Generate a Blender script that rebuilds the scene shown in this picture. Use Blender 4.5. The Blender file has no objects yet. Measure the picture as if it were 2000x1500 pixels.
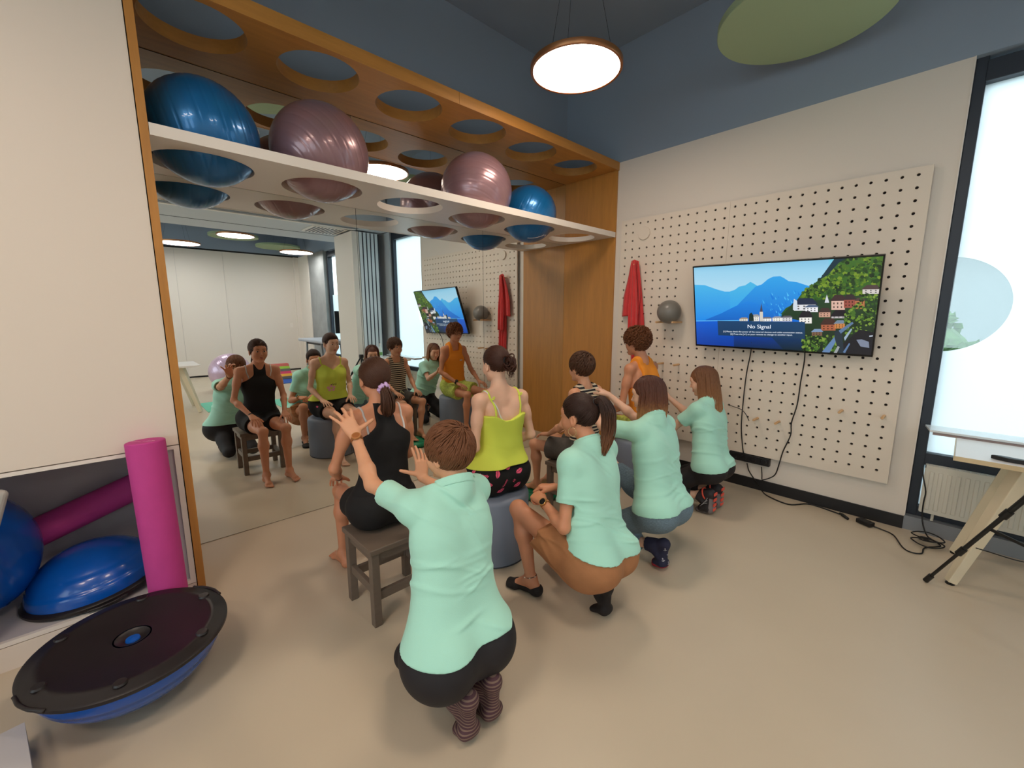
import bpy, math, random
import numpy as np
from mathutils import Vector, Matrix, Quaternion

# ------------------------------------------------------------------ camera, world, exposure
SC = bpy.context.scene
COL = SC.collection
PI = math.pi
CAM_F, CAM_YAW, CAM_PITCH = 827.9, 46.784, 9.154       # focal length in px of the 2000 px wide frame, degrees
CAM_LOC = Vector((2.633, -3.975, 1.5))
_y, _p = math.radians(CAM_YAW), math.radians(CAM_PITCH)
CF = Vector((-math.sin(_y) * math.cos(_p), math.cos(_y) * math.cos(_p), -math.sin(_p)))
CR = Vector((math.cos(_y), math.sin(_y), 0))
CU = CR.cross(CF)
cam_data = bpy.data.cameras.new('camera')
cam = bpy.data.objects.new('camera', cam_data)
COL.objects.link(cam)
cam_data.sensor_width = 36
cam_data.lens = CAM_F / 2000 * 36
cam_data.clip_start = 0.05
cam.matrix_world = Matrix(((CR.x, CU.x, -CF.x, CAM_LOC.x), (CR.y, CU.y, -CF.y, CAM_LOC.y), (CR.z, CU.z, -CF.z, CAM_LOC.z), (0, 0, 0, 1)))
SC.camera = cam
SC.view_settings.view_transform = 'Standard'
SC.view_settings.look = 'None'
SC.view_settings.gamma = 1
SC.view_settings.use_curve_mapping = False
SC.view_settings.exposure = 0.42
SC.cycles.max_bounces = 10
SC.cycles.diffuse_bounces = 5
SC.cycles.glossy_bounces = 5
SC.cycles.transmission_bounces = 6
SC.cycles.sample_clamp_indirect = 6
SC.cycles.caustics_reflective = True
SC.cycles.caustics_refractive = False

world = bpy.data.worlds.new('world')
SC.world = world
world.use_nodes = True
_bg = world.node_tree.nodes['Background']
_bg.inputs[0].default_value = (0.80, 0.91, 1.0, 1)
_bg.inputs[1].default_value = 3.0
LAMP_STRENGTH = 19.0
LAMP_COLOR = (1.0, 0.82, 0.66)

def on_plane(u, v, axis, val):
    """the point of the plane axis=val seen at photo pixel (u, v)"""
    d = CR * ((u - 1000) / CAM_F) - CU * ((v - 750) / CAM_F) + CF
    t = (val - CAM_LOC[axis]) / d[axis]
    return CAM_LOC + d * t

# ------------------------------------------------------------------ materials
MATS = {}
def lin(c):
    return tuple(((x / 255) / 12.92 if x / 255 <= 0.04045 else ((x / 255 + 0.055) / 1.055) ** 2.4) for x in c)

def mat(name, rgb, rough=0.6, metal=0.0, bump=0.0, bscale=200, var=0.0, vscale=6, spec=0.5, coat=0.0, sss=0.0, emit=None, estr=0.0, stretch=None, sheen=0.0, alpha=None):
    if name in MATS:
        return MATS[name]
    m = bpy.data.materials.new(name); m.use_nodes = True
    nt = m.node_tree; N = nt.nodes; L = nt.links
    b = N['Principled BSDF']
    c = lin(rgb)
    b.inputs['Base Color'].default_value = (*c, 1)
    b.inputs['Roughness'].default_value = rough
    b.inputs['Metallic'].default_value = metal
    b.inputs['Specular IOR Level'].default_value = spec
    b.inputs['Coat Weight'].default_value = coat
    b.inputs['Sheen Weight'].default_value = sheen
    if sss:
        b.inputs['Subsurface Weight'].default_value = sss
        b.inputs['Subsurface Radius'].default_value = (0.012, 0.005, 0.003)
        b.inputs['Subsurface Scale'].default_value = 1.0
    if emit:
        b.inputs['Emission Color'].default_value = (*lin(emit), 1)
        b.inputs['Emission Strength'].default_value = estr
    tc = N.new('ShaderNodeTexCoord')
    src = tc.outputs['Object']
    if stretch:
        mp = N.new('ShaderNodeMapping'); mp.inputs['Scale'].default_value = stretch
        L.new(src, mp.inputs['Vector']); src = mp.outputs['Vector']
    if var:
        n = N.new('ShaderNodeTexNoise'); n.inputs['Scale'].default_value = vscale; n.inputs['Detail'].default_value = 5
        L.new(src, n.inputs['Vector'])
        r = N.new('ShaderNodeValToRGB')
        r.color_ramp.elements[0].position = 0.3; r.color_ramp.elements[1].position = 0.7
        r.color_ramp.elements[0].color = (*[x * (1 - var) for x in c], 1)
        r.color_ramp.elements[1].color = (*[min(1, x * (1 + var)) for x in c], 1)
        L.new(n.outputs['Fac'], r.inputs['Fac']); L.new(r.outputs['Color'], b.inputs['Base Color'])
    if bump:
        n2 = N.new('ShaderNodeTexNoise'); n2.inputs['Scale'].default_value = bscale; n2.inputs['Detail'].default_value = 4
        L.new(src, n2.inputs['Vector'])
        bp = N.new('ShaderNodeBump'); bp.inputs['Strength'].default_value = bump; bp.inputs['Distance'].default_value = 0.002
        L.new(n2.outputs['Fac'], bp.inputs['Height']); L.new(bp.outputs['Normal'], b.inputs['Normal'])
    MATS[name] = m
    return m

def stripes(name, rgb1, rgb2, period, axis='Z', duty=0.5, rough=0.8, bump=0.15):
    m = mat(name, rgb1, rough, bump=bump, bscale=400)
    nt = m.node_tree; N = nt.nodes; L = nt.links; b = N['Principled BSDF']
    tc = N.new('ShaderNodeTexCoord'); sp = N.new('ShaderNodeSeparateXYZ'); L.new(tc.outputs['Object'], sp.inputs[0])
    mu = N.new('ShaderNodeMath'); mu.operation = 'MULTIPLY'; mu.inputs[1].default_value = 1 / period; L.new(sp.outputs[axis], mu.inputs[0])
    fr = N.new('ShaderNodeMath'); fr.operation = 'FRACT'; L.new(mu.outputs[0], fr.inputs[0])
    gt = N.new('ShaderNodeMath'); gt.operation = 'GREATER_THAN'; gt.inputs[1].default_value = duty; L.new(fr.outputs[0], gt.inputs[0])
    mx = N.new('ShaderNodeMix'); mx.data_type = 'RGBA'
    mx.inputs[6].default_value = (*lin(rgb1), 1); mx.inputs[7].default_value = (*lin(rgb2), 1)
    L.new(gt.outputs[0], mx.inputs[0]); L.new(mx.outputs[2], b.inputs['Base Color'])
    return m

def zramp(name, stops, rough=0.5, bump=0.3, stretch=(60, 60, 6), spec=0.4):
    """colour that changes with height: hair dyed lighter towards its ends"""
    m = mat(name, stops[0][1], rough, bump=bump, bscale=4, stretch=stretch, spec=spec)
    nt = m.node_tree; N = nt.nodes; L = nt.links; b = N['Principled BSDF']
    tc = N.new('ShaderNodeTexCoord'); sp = N.new('ShaderNodeSeparateXYZ'); L.new(tc.outputs['Object'], sp.inputs[0])
    mr = N.new('ShaderNodeMapRange'); mr.inputs['From Min'].default_value = stops[0][0]; mr.inputs['From Max'].default_value = stops[-1][0]
    L.new(sp.outputs['Z'], mr.inputs['Value'])
    ns = N.new('ShaderNodeTexNoise'); ns.inputs['Scale'].default_value = 60; L.new(tc.outputs['Object'], ns.inputs['Vector'])
    ma = N.new('ShaderNodeMath'); ma.operation = 'MULTIPLY_ADD'; ma.inputs[1].default_value = 0.25; L.new(ns.outputs['Fac'], ma.inputs[0]); L.new(mr.outputs[0], ma.inputs[2])
    sb = N.new('ShaderNodeMath'); sb.operation = 'SUBTRACT'; sb.inputs[1].default_value = 0.125; L.new(ma.outputs[0], sb.inputs[0])
    r = N.new('ShaderNodeValToRGB'); L.new(sb.outputs[0], r.inputs['Fac'])
    z0, z1 = stops[0][0], stops[-1][0]
    for i, (z, c) in enumerate(stops):
        p = (z - z0) / (z1 - z0)
        e = r.color_ramp.elements[i] if i < 2 else r.color_ramp.elements.new(p)
        e.position = p; e.color = (*lin(c), 1)
    # keep elements in order when more than two
    L.new(r.outputs['Color'], b.inputs['Base Color'])
    return m

def wood(name, rgb, rough=0.45, scale=(1, 1, 1), contrast=0.25):
    m = mat(name, rgb, rough)
    nt = m.node_tree; N = nt.nodes; L = nt.links; b = N['Principled BSDF']; c = lin(rgb)
    tc = N.new('ShaderNodeTexCoord'); mp = N.new('ShaderNodeMapping'); mp.inputs['Scale'].default_value = scale
    L.new(tc.outputs['Object'], mp.inputs['Vector'])
    n = N.new('ShaderNodeTexNoise'); n.inputs['Scale'].default_value = 3; n.inputs['Detail'].default_value = 8; n.inputs['Roughness'].default_value = 0.65
    L.new(mp.outputs['Vector'], n.inputs['Vector'])
    r = N.new('ShaderNodeValToRGB')
    r.color_ramp.elements[0].position = 0.3; r.color_ramp.elements[1].position = 0.72
    r.color_ramp.elements[0].color = (*[x * (1 - contrast) for x in c], 1)
    r.color_ramp.elements[1].color = (*[min(1, x * (1 + contrast * 0.6)) for x in c], 1)
    L.new(n.outputs['Fac'], r.inputs['Fac']); L.new(r.outputs['Color'], b.inputs['Base Color'])
    return m

# ------------------------------------------------------------------ objects and tags
def tag(o, label=None, cat=None, group=None, kind=None):
    if label: o['label'] = label
    if cat: o['category'] = cat
    if group: o['group'] = group
    if kind: o['kind'] = kind
    return o

def thing(name, label, cat, loc=(0, 0, 0), rotz=0, group=None):
    o = bpy.data.objects.new(name, None); COL.objects.link(o)
    o.location = loc; o.rotation_euler = (0, 0, rotz); o.empty_display_size = 0.05
    return tag(o, label, cat, group)

def dup_tree(o, parent=None):
    c = o.copy(); COL.objects.link(c)
    if parent: c.parent = parent
    for ch in [x for x in bpy.data.objects if x.parent == o]:
        dup_tree(ch, c)
    return c

def link(name, me, m, parent=None, world_space=False):
    o = bpy.data.objects.new(name, me); COL.objects.link(o)
    if m:
        for x in (m if isinstance(m, (list, tuple)) else [m]):
            me.materials.append(x)
    if parent:
        o.parent = parent
        if world_space:       # geometry given in world coordinates
            o.matrix_parent_inverse = parent_matrix(parent).inverted()
    return o

def parent_matrix(p):
    m = Matrix.LocRotScale(p.location, p.rotation_euler, p.scale)
    if p.parent:
        return parent_matrix(p.parent) @ p.matrix_parent_inverse @ m
    return m

class MB:
    """collects shapes and links them as one mesh object"""
    def __init__(s): s.v = []; s.f = []; s.mi = []; s.m = 0
    def _add(s, vs, fs):
        n = len(s.v); s.v += [tuple(x) for x in vs]; s.f += [tuple(i + n for i in f) for f in fs]; s.mi += [s.m] * len(fs)
    def box(s, a, b, M=None):
        vs = [Vector((x, y, z)) for x in (a[0], b[0]) for y in (a[1], b[1]) for z in (a[2], b[2])]
        if M: vs = [M @ v for v in vs]
        s._add(vs, [(0, 1, 3, 2), (4, 6, 7, 5), (0, 4, 5, 1), (2, 3, 7, 6), (0, 2, 6, 4), (1, 5, 7, 3)]); return s
    def bar(s, a, b, w, h, w2=None, h2=None, up=(0, 0, 1)):
        """a rectangular bar from a to b"""
        a = Vector(a); b = Vector(b); d = (b - a).normalized(); u = Vector(up)
        if abs(d.dot(u)) > 0.99: u = Vector((1, 0, 0))
        x = d.cross(u).normalized(); y = x.cross(d)
        w2 = w2 or w; h2 = h2 or h
        vs = [p + x * (sx * ww / 2) + y * (sy * hh / 2) for p, ww, hh in ((a, w, h), (b, w2, h2)) for sx, sy in ((-1, -1), (1, -1), (1, 1), (-1, 1))]
        s._add(vs, [(0, 1, 2, 3), (7, 6, 5, 4), (0, 4, 5, 1), (1, 5, 6, 2), (2, 6, 7, 3), (3, 7, 4, 0)]); return s
    def tube(s, pts, r, n=8, cap=True, flat=None):
        pts = [Vector(p) for p in pts]; k = len(pts)
        R = r if isinstance(r, (list, tuple)) else [r] * k
        t0 = (pts[1] - pts[0]).normalized()
        u = t0.orthogonal().normalized() if flat is None else (Vector(flat) - t0 * t0.dot(Vector(flat))).normalized()
        vs = []; prev = t0
        for i, p in enumerate(pts):
            t = (pts[min(i + 1, k - 1)] - pts[max(i - 1, 0)])
            t = t.normalized() if t.length > 1e-9 else prev
            q = prev.rotation_difference(t); u = (q @ u); u = (u - t * u.dot(t)).normalized(); prev = t
            w = t.cross(u)
            for j in range(n):
                a = 2 * PI * j / n
                fl = 1.0 if flat is None else 0.3
                vs.append(p + (u * (math.cos(a) * fl) + w * math.sin(a)) * R[i])
        fs = [(i * n + j, i * n + (j + 1) % n, (i + 1) * n + (j + 1) % n, (i + 1) * n + j) for i in range(k - 1) for j in range(n)]
        if cap: fs += [tuple(range(n - 1, -1, -1)), tuple((k - 1) * n + j for j in range(n))]
        s._add(vs, fs); return s
    def lathe(s, prof, n=48, M=None, seam=0.0):
        vs = []; k = len(prof)
        for r, z in prof:
            for j in range(n):
                a = 2 * PI * j / n; vs.append(Vector((r * math.cos(a), r * math.sin(a), z)))
        if M: vs = [M @ v for v in vs]
        fs = [(i * n + j, i * n + (j + 1) % n, (i + 1) * n + (j + 1) % n, (i + 1) * n + j) for i in range(k - 1) for j in range(n)]
        s._add(vs, fs); return s
    def disc(s, c, r, z, n=48, up=True):
        vs = [(c[0] + r * math.cos(2 * PI * j / n), c[1] + r * math.sin(2 * PI * j / n), z) for j in range(n)]
        s._add(vs, [tuple(range(n)) if up else tuple(range(n - 1, -1, -1))]); return s
    def torus(s, c, R, r, M=None, n=32, k=8):
        M = M or Matrix(); c = Vector(c); vs = []
        for i in range(n):
            a = 2 * PI * i / n
            for j in range(k):
                b = 2 * PI * j / k
                vs.append(c + M @ Vector(((R + r * math.cos(b)) * math.cos(a), (R + r * math.cos(b)) * math.sin(a), r * math.sin(b))))
        s._add(vs, [(i * k + j, ((i + 1) % n) * k + j, ((i + 1) % n) * k + (j + 1) % k, i * k + (j + 1) % k) for i in range(n) for j in range(k)]); return s
    def poly(s, pts): s._add(pts, [tuple(range(len(pts)))]); return s
    def prism(s, pts, off):
        off = Vector(off); n = len(pts); a = [Vector(p) for p in pts]; b = [p + off for p in a]
        s._add(a + b, [tuple(range(n - 1, -1, -1)), tuple(range(n, 2 * n))] + [(i, (i + 1) % n, (i + 1) % n + n, i + n) for i in range(n)]); return s
    def build(s, name, m, parent=None, smooth=False, bevel=0, seg=2, ws=True, fix=True):
        me = bpy.data.meshes.new(name); me.from_pydata(s.v, [], s.f)
        o = link(name, me, m, parent, ws)
        if any(s.mi): me.polygons.foreach_set('material_index', s.mi)
        if fix:
            import bmesh
            bm = bmesh.new(); bm.from_mesh(me); bmesh.ops.recalc_face_normals(bm, faces=bm.faces); bm.to_mesh(me); bm.free()
        if smooth:
            me.polygons.foreach_set('use_smooth', [True] * len(me.polygons))
            if smooth == 'auto': me.set_sharp_from_angle(angle=math.radians(40))
        if bevel:
            md = o.modifiers.new('bevel', 'BEVEL'); md.width = bevel; md.segments = seg; md.limit_method = 'ANGLE'; md.angle_limit = math.radians(40)
        return o

def struct(o, name=None):
    o['kind'] = 'structure'
    return o

def smooth_path(pts, n=8):
    """Catmull-Rom through the points"""
    P = [Vector(p) for p in pts]; P = [P[0] * 2 - P[1]] + P + [P[-1] * 2 - P[-2]]; out = []
    for i in range(1, len(P) - 2):
        for j in range(n):
            t = j / n
            out.append(0.5 * ((2 * P[i]) + (P[i + 1] - P[i - 1]) * t + (2 * P[i - 1] - 5 * P[i] + 4 * P[i + 1] - P[i + 2]) * t * t + (3 * P[i] - P[i - 1] - 3 * P[i + 1] + P[i + 2]) * t ** 3))
    out.append(P[-2]); return out

def text_mesh(name, body, size, M, m, parent=None, extrude=0.0006, align='LEFT', bold=0.0):
    cu = bpy.data.curves.new('text', 'FONT'); cu.body = body; cu.size = size; cu.extrude = extrude; cu.align_x = align; cu.offset = bold
    cu.resolution_u = 3
    o = bpy.data.objects.new('text', cu); COL.objects.link(o)
    me = bpy.data.meshes.new_from_object(o.evaluated_get(bpy.context.evaluated_depsgraph_get()))
    bpy.data.objects.remove(o); bpy.data.curves.remove(cu)
    me.transform(M)
    me.materials.clear()
    return link(name, me, m, parent, True)
# ------------------------------------------------------------------ the room
D = 0.682                      # depth of the mirrored niche: mirror at x = -D
XW = 2.481                     # end of the pegboard wall, windows beyond
ZC = 4.12                      # ceiling
ZW = 3.043                     # top of the white walls
m_white = mat('white_paint', (226, 215, 203), 0.55, bump=0.05, bscale=300)
m_blue = mat('slate_blue_paint', (146, 158, 173), 0.75, bump=0.08, bscale=250)
m_floor = mat('beige_resin_floor', (199, 183, 160), 0.38, var=0.03, vscale=1.5, bump=0.02, bscale=40, spec=0.4)
m_oak = wood('oak_veneer', (186, 127, 58), 0.42, (9, 9, 0.8), 0.16)
m_oak_h = wood('oak_veneer_lengthwise', (186, 127, 58), 0.42, (9, 0.8, 9), 0.16)
m_black = mat('black_paint', (22, 20, 22), 0.5)
m_frame = mat('anthracite_aluminium', (44, 50, 60), 0.45, metal=0.2)
m_shelf = mat('white_laminate', (232, 222, 212), 0.35)
m_dark = mat('dark_gap', (12, 10, 9), 0.9)

def slab(name, a, b, m, bevel=0):
    return struct(MB().box(a, b).build(name, m, bevel=bevel))
slab('floor', (-0.75, -8.0, -0.1), (9.0, 0.3, 0.0), m_floor)
slab('ceiling', (-0.9, -8.0, ZC), (9.0, 0.5, ZC + 0.1), m_blue)
# pegboard side: white below, blue above
slab('wall_back', (-0.75, 0.0, 0.0), (XW, 0.18, ZW), m_white)
slab('wall_back_upper', (-0.75, -0.002, ZW), (9.0, 0.18, ZC), m_blue)
slab('trim_1', (XW - 0.001, -0.006, 0.1), (XW + 0.004, 0.2, ZW), m_shelf)
slab('baseboard_back', (0.0, -0.012, 0.0), (XW, 0.0, 0.092), m_black)
# niche side
slab('wall_left', (-0.75, -8.0, ZW - 0.07), (-D - 0.01, 0.0, ZC), m_blue)
slab('wall_niche', (-0.75, -8.0, 0.0), (-D - 0.006, 0.0, ZW - 0.07), m_black)
slab('wall_left_upper', (-D, -8.0, ZW), (0.0, -3.79, ZC), m_blue)
# far side of the room, seen in the mirror
mb = MB(); mb.box((8.8, -8.0, 0.05), (8.95, -0.9, 3.06))
slab('wall_right', (8.8, -8.0, 0.04), (8.95, 0.0, 3.06), m_white)
slab('wall_right_upper', (8.8, -8.0, 3.10), (8.95, 0.0, ZC), m_blue)
slab('trim_2', (8.82, -8.0, 3.06), (8.95, 0.0, 3.10), m_black)
slab('baseboard_right', (8.81, -8.0, 0.0), (8.95, 0.0, 0.04), m_black)
for i, y in enumerate((-5.6, -4.65, -3.7, -2.72, -1.77)):
    slab('trim_%d' % (3 + i), (8.796, y, 0.05), (8.801, y + 0.003, 3.05), mat('panel_joint', (176, 172, 170), 0.8))
slab('trim_8', (8.72, -0.16, 0.0), (8.8, -0.05, 3.06), m_white)
for i, (x0, x1, z0, z1) in enumerate(((-0.75, 0.8, 0, ZC), (3.6, 5.0, 0, ZC), (8.6, 9.0, 0, ZC), (0.8, 3.6, 0, 0.8), (0.8, 3.6, 3.1, ZC), (5.0, 8.6, 0, 0.8), (5.0, 8.6, 3.1, ZC))):
    o = slab('wall_front', (x0, -8.1, z0), (x1, -8.0, z1), m_white)
for i, (x0, x1) in enumerate(((0.8, 3.6), (5.0, 8.6))):      # unseen windows, added behind the camera to bring in daylight
    la = bpy.data.lights.new('window_portal', 'AREA'); la.shape = 'RECTANGLE'; la.size = x1 - x0; la.size_y = 2.3; la.cycles.is_portal = True
    lo = bpy.data.objects.new('window_portal', la); COL.objects.link(lo); lo.location = ((x0 + x1) / 2, -8.12, 1.95); lo.rotation_euler = (PI / 2, 0, PI)
# ceiling bulkhead across the middle of the room with a slot and a grille
m_bulk = mat('bulkhead_paint', (196, 199, 202), 0.7)
slab('ceiling_bulkhead', (3.62, -8.0, ZW), (5.45, -0.02, ZC), m_bulk)
slab('trim_9', (3.78, -8.0, ZW - 0.012), (3.84, -0.55, ZW + 0.01), m_shelf)
slab('trim_10', (3.66, -8.0, ZW - 0.008), (3.76, -0.55, ZW + 0.01), mat('slot_grey', (120, 122, 126), 0.7))
slab('trim_11', (4.72, -8.0, ZW - 0.004), (4.74, -0.55, ZW + 0.01), m_black)
g = thing('air_vent', 'square metal air vent grille in the ceiling bulkhead by the white stub wall', 'vent', (4.15, -0.95, ZW - 0.02))
mb = MB().box((3.9, -1.25, ZW - 0.018), (4.5, -0.65, ZW - 0.002)); mb.build('vent_frame', m_shelf, g)
mb = MB()
for k in range(9): mb.box((3.94, -1.2 + k * 0.06, ZW - 0.026), (4.46, -1.18 + k * 0.06, ZW - 0.018))
mb.build('vent_slats', mat('vent_grey', (120, 124, 130), 0.5, metal=0.5), g)
# white stub wall below the bulkhead, concrete pier, white pier
slab('wall_stub', (3.80, -0.62, 0.0), (4.62, -0.5, ZW - 0.03), m_white)
slab('wall_pier', (6.9, -0.03, 0.0), (7.95, 0.18, 3.06), mat('raw_concrete', (150, 150, 148), 0.85, var=0.14, vscale=3, bump=0.3, bscale=30))
slab('wall_pier_white', (7.95, -0.05, 0.0), (8.8, 0.18, 3.06), m_white)
slab('wall_window_side', (3.62, 0.02, 0.0), (5.45, 0.18, ZW), mat('reveal_paint', (196, 205, 212), 0.6))

# ---- windows: dark frames, frosted film with a round clear spot
m_frost = bpy.data.materials.new('frosted_window_film'); m_frost.use_nodes = True
nt = m_frost.node_tree; nt.nodes.clear()
_o = nt.nodes.new('ShaderNodeOutputMaterial'); _t = nt.nodes.new('ShaderNodeBsdfTranslucent'); _g = nt.nodes.new('ShaderNodeBsdfGlossy'); _m = nt.nodes.new('ShaderNodeMixShader')
_t.inputs[0].default_value = (0.90, 0.94, 0.96, 1); _g.inputs['Roughness'].default_value = 0.25; _m.inputs[0].default_value = 0.05
nt.links.new(_t.outputs[0], _m.inputs[1]); nt.links.new(_g.outputs[0], _m.inputs[2]); nt.links.new(_m.outputs[0], _o.inputs[0])
m_glass = bpy.data.materials.new('clear_window_glass'); m_glass.use_nodes = True
nt = m_glass.node_tree; nt.nodes.clear()
_o = nt.nodes.new('ShaderNodeOutputMaterial'); _t = nt.nodes.new('ShaderNodeBsdfTransparent'); _g = nt.nodes.new('ShaderNodeBsdfGlossy'); _m = nt.nodes.new('ShaderNodeMixShader')
_t.inputs[0].default_value = (0.93, 0.97, 0.96, 1); _g.inputs['Roughness'].default_value = 0.0; _m.inputs[0].default_value = 0.08
nt.links.new(_t.outputs[0], _m.inputs[1]); nt.links.new(_g.outputs[0], _m.inputs[2]); nt.links.new(_m.outputs[0], _o.inputs[0])

def film(x0, x1, z0, z1, y, hole=None):
    """frosted film sheet with an optional round hole, as one mesh in the xz plane"""
    mb = MB()
    if not hole:
        mb.box((x0, y, z0), (x1, y + 0.002, z1)); return mb
    hx, hz, hr = hole; n = 64; ring = []; out = []
    for j in range(n):
        a = 2 * PI * j / n; c, s = math.cos(a), math.sin(a)
        px, pz = hx + hr * c, hz + hr * s
        t = min(((x1 if c > 0 else x0) - hx) / c if abs(c) > 1e-6 else 1e9, ((z1 if s > 0 else z0) - hz) / s if abs(s) > 1e-6 else 1e9)
        ring.append((max(px, x0), y, pz)); out.append((hx + t * c, y, hz + t * s))
    fs = [(j, (j + 1) % n, (j + 1) % n + n, j + n) for j in range(n)]
    mb._add(ring + out, fs)
    for cx_, cz_ in ((x0, z0), (x1, z0), (x1, z1), (x0, z1)):
        # fill the corner triangles
        ang = math.atan2(cz_ - hz, cx_ - hx) % (2 * PI); j = int(ang / (2 * PI) * n)
        mb._add([out[j], (cx_, y, cz_), out[(j + 1) % n]], [(0, 1, 2)])
    return mb

def window(idx, x0, x1, hole=None):
    y = 0.10
    w = thing('window_%d' % idx, None, None); del_keys = 0
    w['kind'] = 'structure'
    mb = MB()
    for a, b in (((x0, y - 0.05, 0.10), (x0 + 0.055, y + 0.05, ZC)), ((x1 - 0.08, y - 0.05, 0.10), (x1, y + 0.05, ZC)),
                 ((x0 + 0.05, y - 0.047, 0.10), (x1 - 0.07, y + 0.047, 0.17)), ((x0 + 0.05, y - 0.047, 0.475), (x1 - 0.07, y + 0.047, 0.56)), ((x0 + 0.05, y - 0.055, 2.90), (x1 - 0.07, y + 0.055, 3.02)), ((x0 + 0.05, y - 0.047, ZC - 0.08), (x1 - 0.07, y + 0.047, ZC - 0.001))):
        mb.box(a, b)
    mb.build('window_frame', m_frame, w, bevel=0.004)
    MB().box((x0 + 0.05, y + 0.02, 0.17), (x1 - 0.05, y + 0.028, ZC - 0.08)).build('window_glass', m_glass, w)
    if hole: film(x0 + 0.0, x1 - 0.05, 0.56, 2.90, y + 0.012, hole).build('window_film', m_frost, w, fix=False)
    else: film(x0 + 0.03, x1 - 0.05, 0.56, 2.0, y + 0.012).build('window_film', m_frost, w)
    if hole: film(x0 + 0.03, x1 - 0.05, 3.02, ZC - 0.08, y + 0.012).build('window_film', m_frost, w)
    film(x0 + 0.03, x1 - 0.05, 0.17, 0.475, y + 0.012).build('window_film', m_frost, w)
    return w
window(1, XW + 0.004, 3.62, (2.50, 1.57, 0.31))
window(2, 5.45, 6.9)
for i, (x0, x1) in enumerate(((0.8, 3.6), (5.0, 8.6))):  # frames and panes of the two unseen windows added for daylight
    w = thing('window_%d' % (3 + i), None, None); w['kind'] = 'structure'
    mb = MB()
    for a, b in (((x0, -8.08, 0.8), (x0 + 0.06, -8.0, 3.1)), ((x1 - 0.06, -8.08, 0.8), (x1, -8.0, 3.1)), ((x0, -8.08, 0.8), (x1, -8.0, 0.86)), ((x0, -8.08, 3.04), (x1, -8.0, 3.1)), (((x0 + x1) / 2 - 0.03, -8.08, 0.8), ((x0 + x1) / 2 + 0.03, -8.0, 3.1))): mb.box(a, b)
    mb.build('window_frame', m_frame, w)
    MB().box((x0 + 0.05, -8.05, 0.85), (x1 - 0.05, -8.044, 3.05)).build('window_glass', m_glass, w)
slab('trim_12', (XW, -0.004, 0.0), (3.62, 0.16, 0.10), mat('grey_plinth', (138, 142, 148), 0.4, metal=0.3))
slab('trim_13', (5.45, -0.004, 0.0), (6.9, 0.16, 0.10), MATS['grey_plinth'])
# outside: ground, pale building, hedge
m_leaf = mat('hedge_leaves', (72, 104, 60), 0.8, var=0.4, vscale=12)
slab('ground_outside', (-4, 0.3, -0.3), (14, 14, -0.1), mat('paving_outside', (120, 122, 118), 0.9))
b = thing('building', 'pale building with dark eaves beyond the frosted window', 'building', (3.0, 7.0, -0.1))
MB().box((-3, 7.0, -0.1), (5.2, 7.6, 3.0)).build('facade', mat('facade_paint', (150, 158, 160), 0.9), b)
MB().box((-3, 6.4, 3.0), (5.4, 7.8, 3.25)).build('eaves', mat('eaves_grey', (70, 76, 80), 0.8), b)
rnd = random.Random(5)
def bush(x, y, r, h, label, name='bush', z0=-0.1):
    mb = MB()
    for k in range(420):
        a, t = rnd.uniform(0, 2 * PI), rnd.uniform(0, PI * 0.55); rr = rnd.uniform(0.75, 1.0)
        c = Vector((x + r * rr * math.sin(t) * math.cos(a), y + r * rr * math.sin(t) * math.sin(a), z0 + h * rr * (0.12 + 0.88 * math.cos(t))))
        s = rnd.uniform(0.06, 0.11)
        u = Vector((rnd.gauss(0, 1), rnd.gauss(0, 1), rnd.gauss(0, 1))).normalized(); v = u.orthogonal().normalized()
        mb.prism([c + u * s, c + v * s * 0.6, c - u * s, c - v * s * 0.6], u.cross(v) * 0.006)
    mb.lathe([(0.001, z0)] + [(r * 0.82 * math.sin(PI * q / 12), z0 + h * 0.9 * (1 - math.cos(PI * q / 12)) / 2 + 0.0) for q in range(1, 12)] + [(0.001, z0 + h * 0.9)], 16, Matrix.Translation((x, y, 0)))
    o = mb.build(name, m_leaf, fix=False); tag(o, label, 'bush'); return o
bush(2.2, 3.2, 0.75, 1.75, 'rounded green bush outside, seen through the round clear spot in the window')
bush(3.95, 3.6, 0.7, 1.75, 'green bush outside the frosted window, right of the other bush')
t = thing('tree', 'leafy tree outside the far window, seen in the mirror', 'tree', (7.4, 4.2, -0.1))
MB().tube([(7.4, 4.2, -0.1), (7.45, 4.2, 1.6), (7.35, 4.25, 3.2)], [0.14, 0.1, 0.06], 10).build('trunk', mat('bark', (90, 78, 66), 0.9), t)
mb = MB()
for k in range(900):
    c = Vector((7.4 + rnd.gauss(0, 0.75), 4.2 + rnd.gauss(0, 0.6), 3.9 + rnd.gauss(0, 0.75)))
    s = rnd.uniform(0.06, 0.13); u = Vector((rnd.gauss(0, 1), rnd.gauss(0, 1), rnd.gauss(0, 1))).normalized(); v = u.orthogonal().normalized()
    mb.prism([c + u * s, c + v * s * 0.6, c - u * s, c - v * s * 0.6], u.cross(v) * 0.004)
mb.build('foliage', m_leaf, t, fix=False)

# ---- mirror in panels, with thin joints
m_mirror = mat('mirror_silver', (236, 240, 238), 0.0, metal=1.0)
ys = [0.0, -1.2485, -2.507, -3.75]
for k in range(3):
    y1, y0 = ys[k], ys[k + 1]
    for z0, z1, lab in ((0.004, 2.325, 'lower'), (2.345, ZW - 0.078, 'upper')):
        o = MB().box((-D - 0.005, y0 + 0.0015, z0), (-D, y1 - 0.0015, z1)).build('mirror_panel', m_mirror)
        tag(o, '%s mirror panel %s the white shelf, %s' % ({'lower': 'tall', 'upper': 'low'}[lab], {'lower': 'below', 'upper': 'above'}[lab], ('next to the oak side panel', 'in the middle of the three', 'nearest the white cabinet')[k]), 'mirror', 'mirror panels in the niche')

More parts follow.
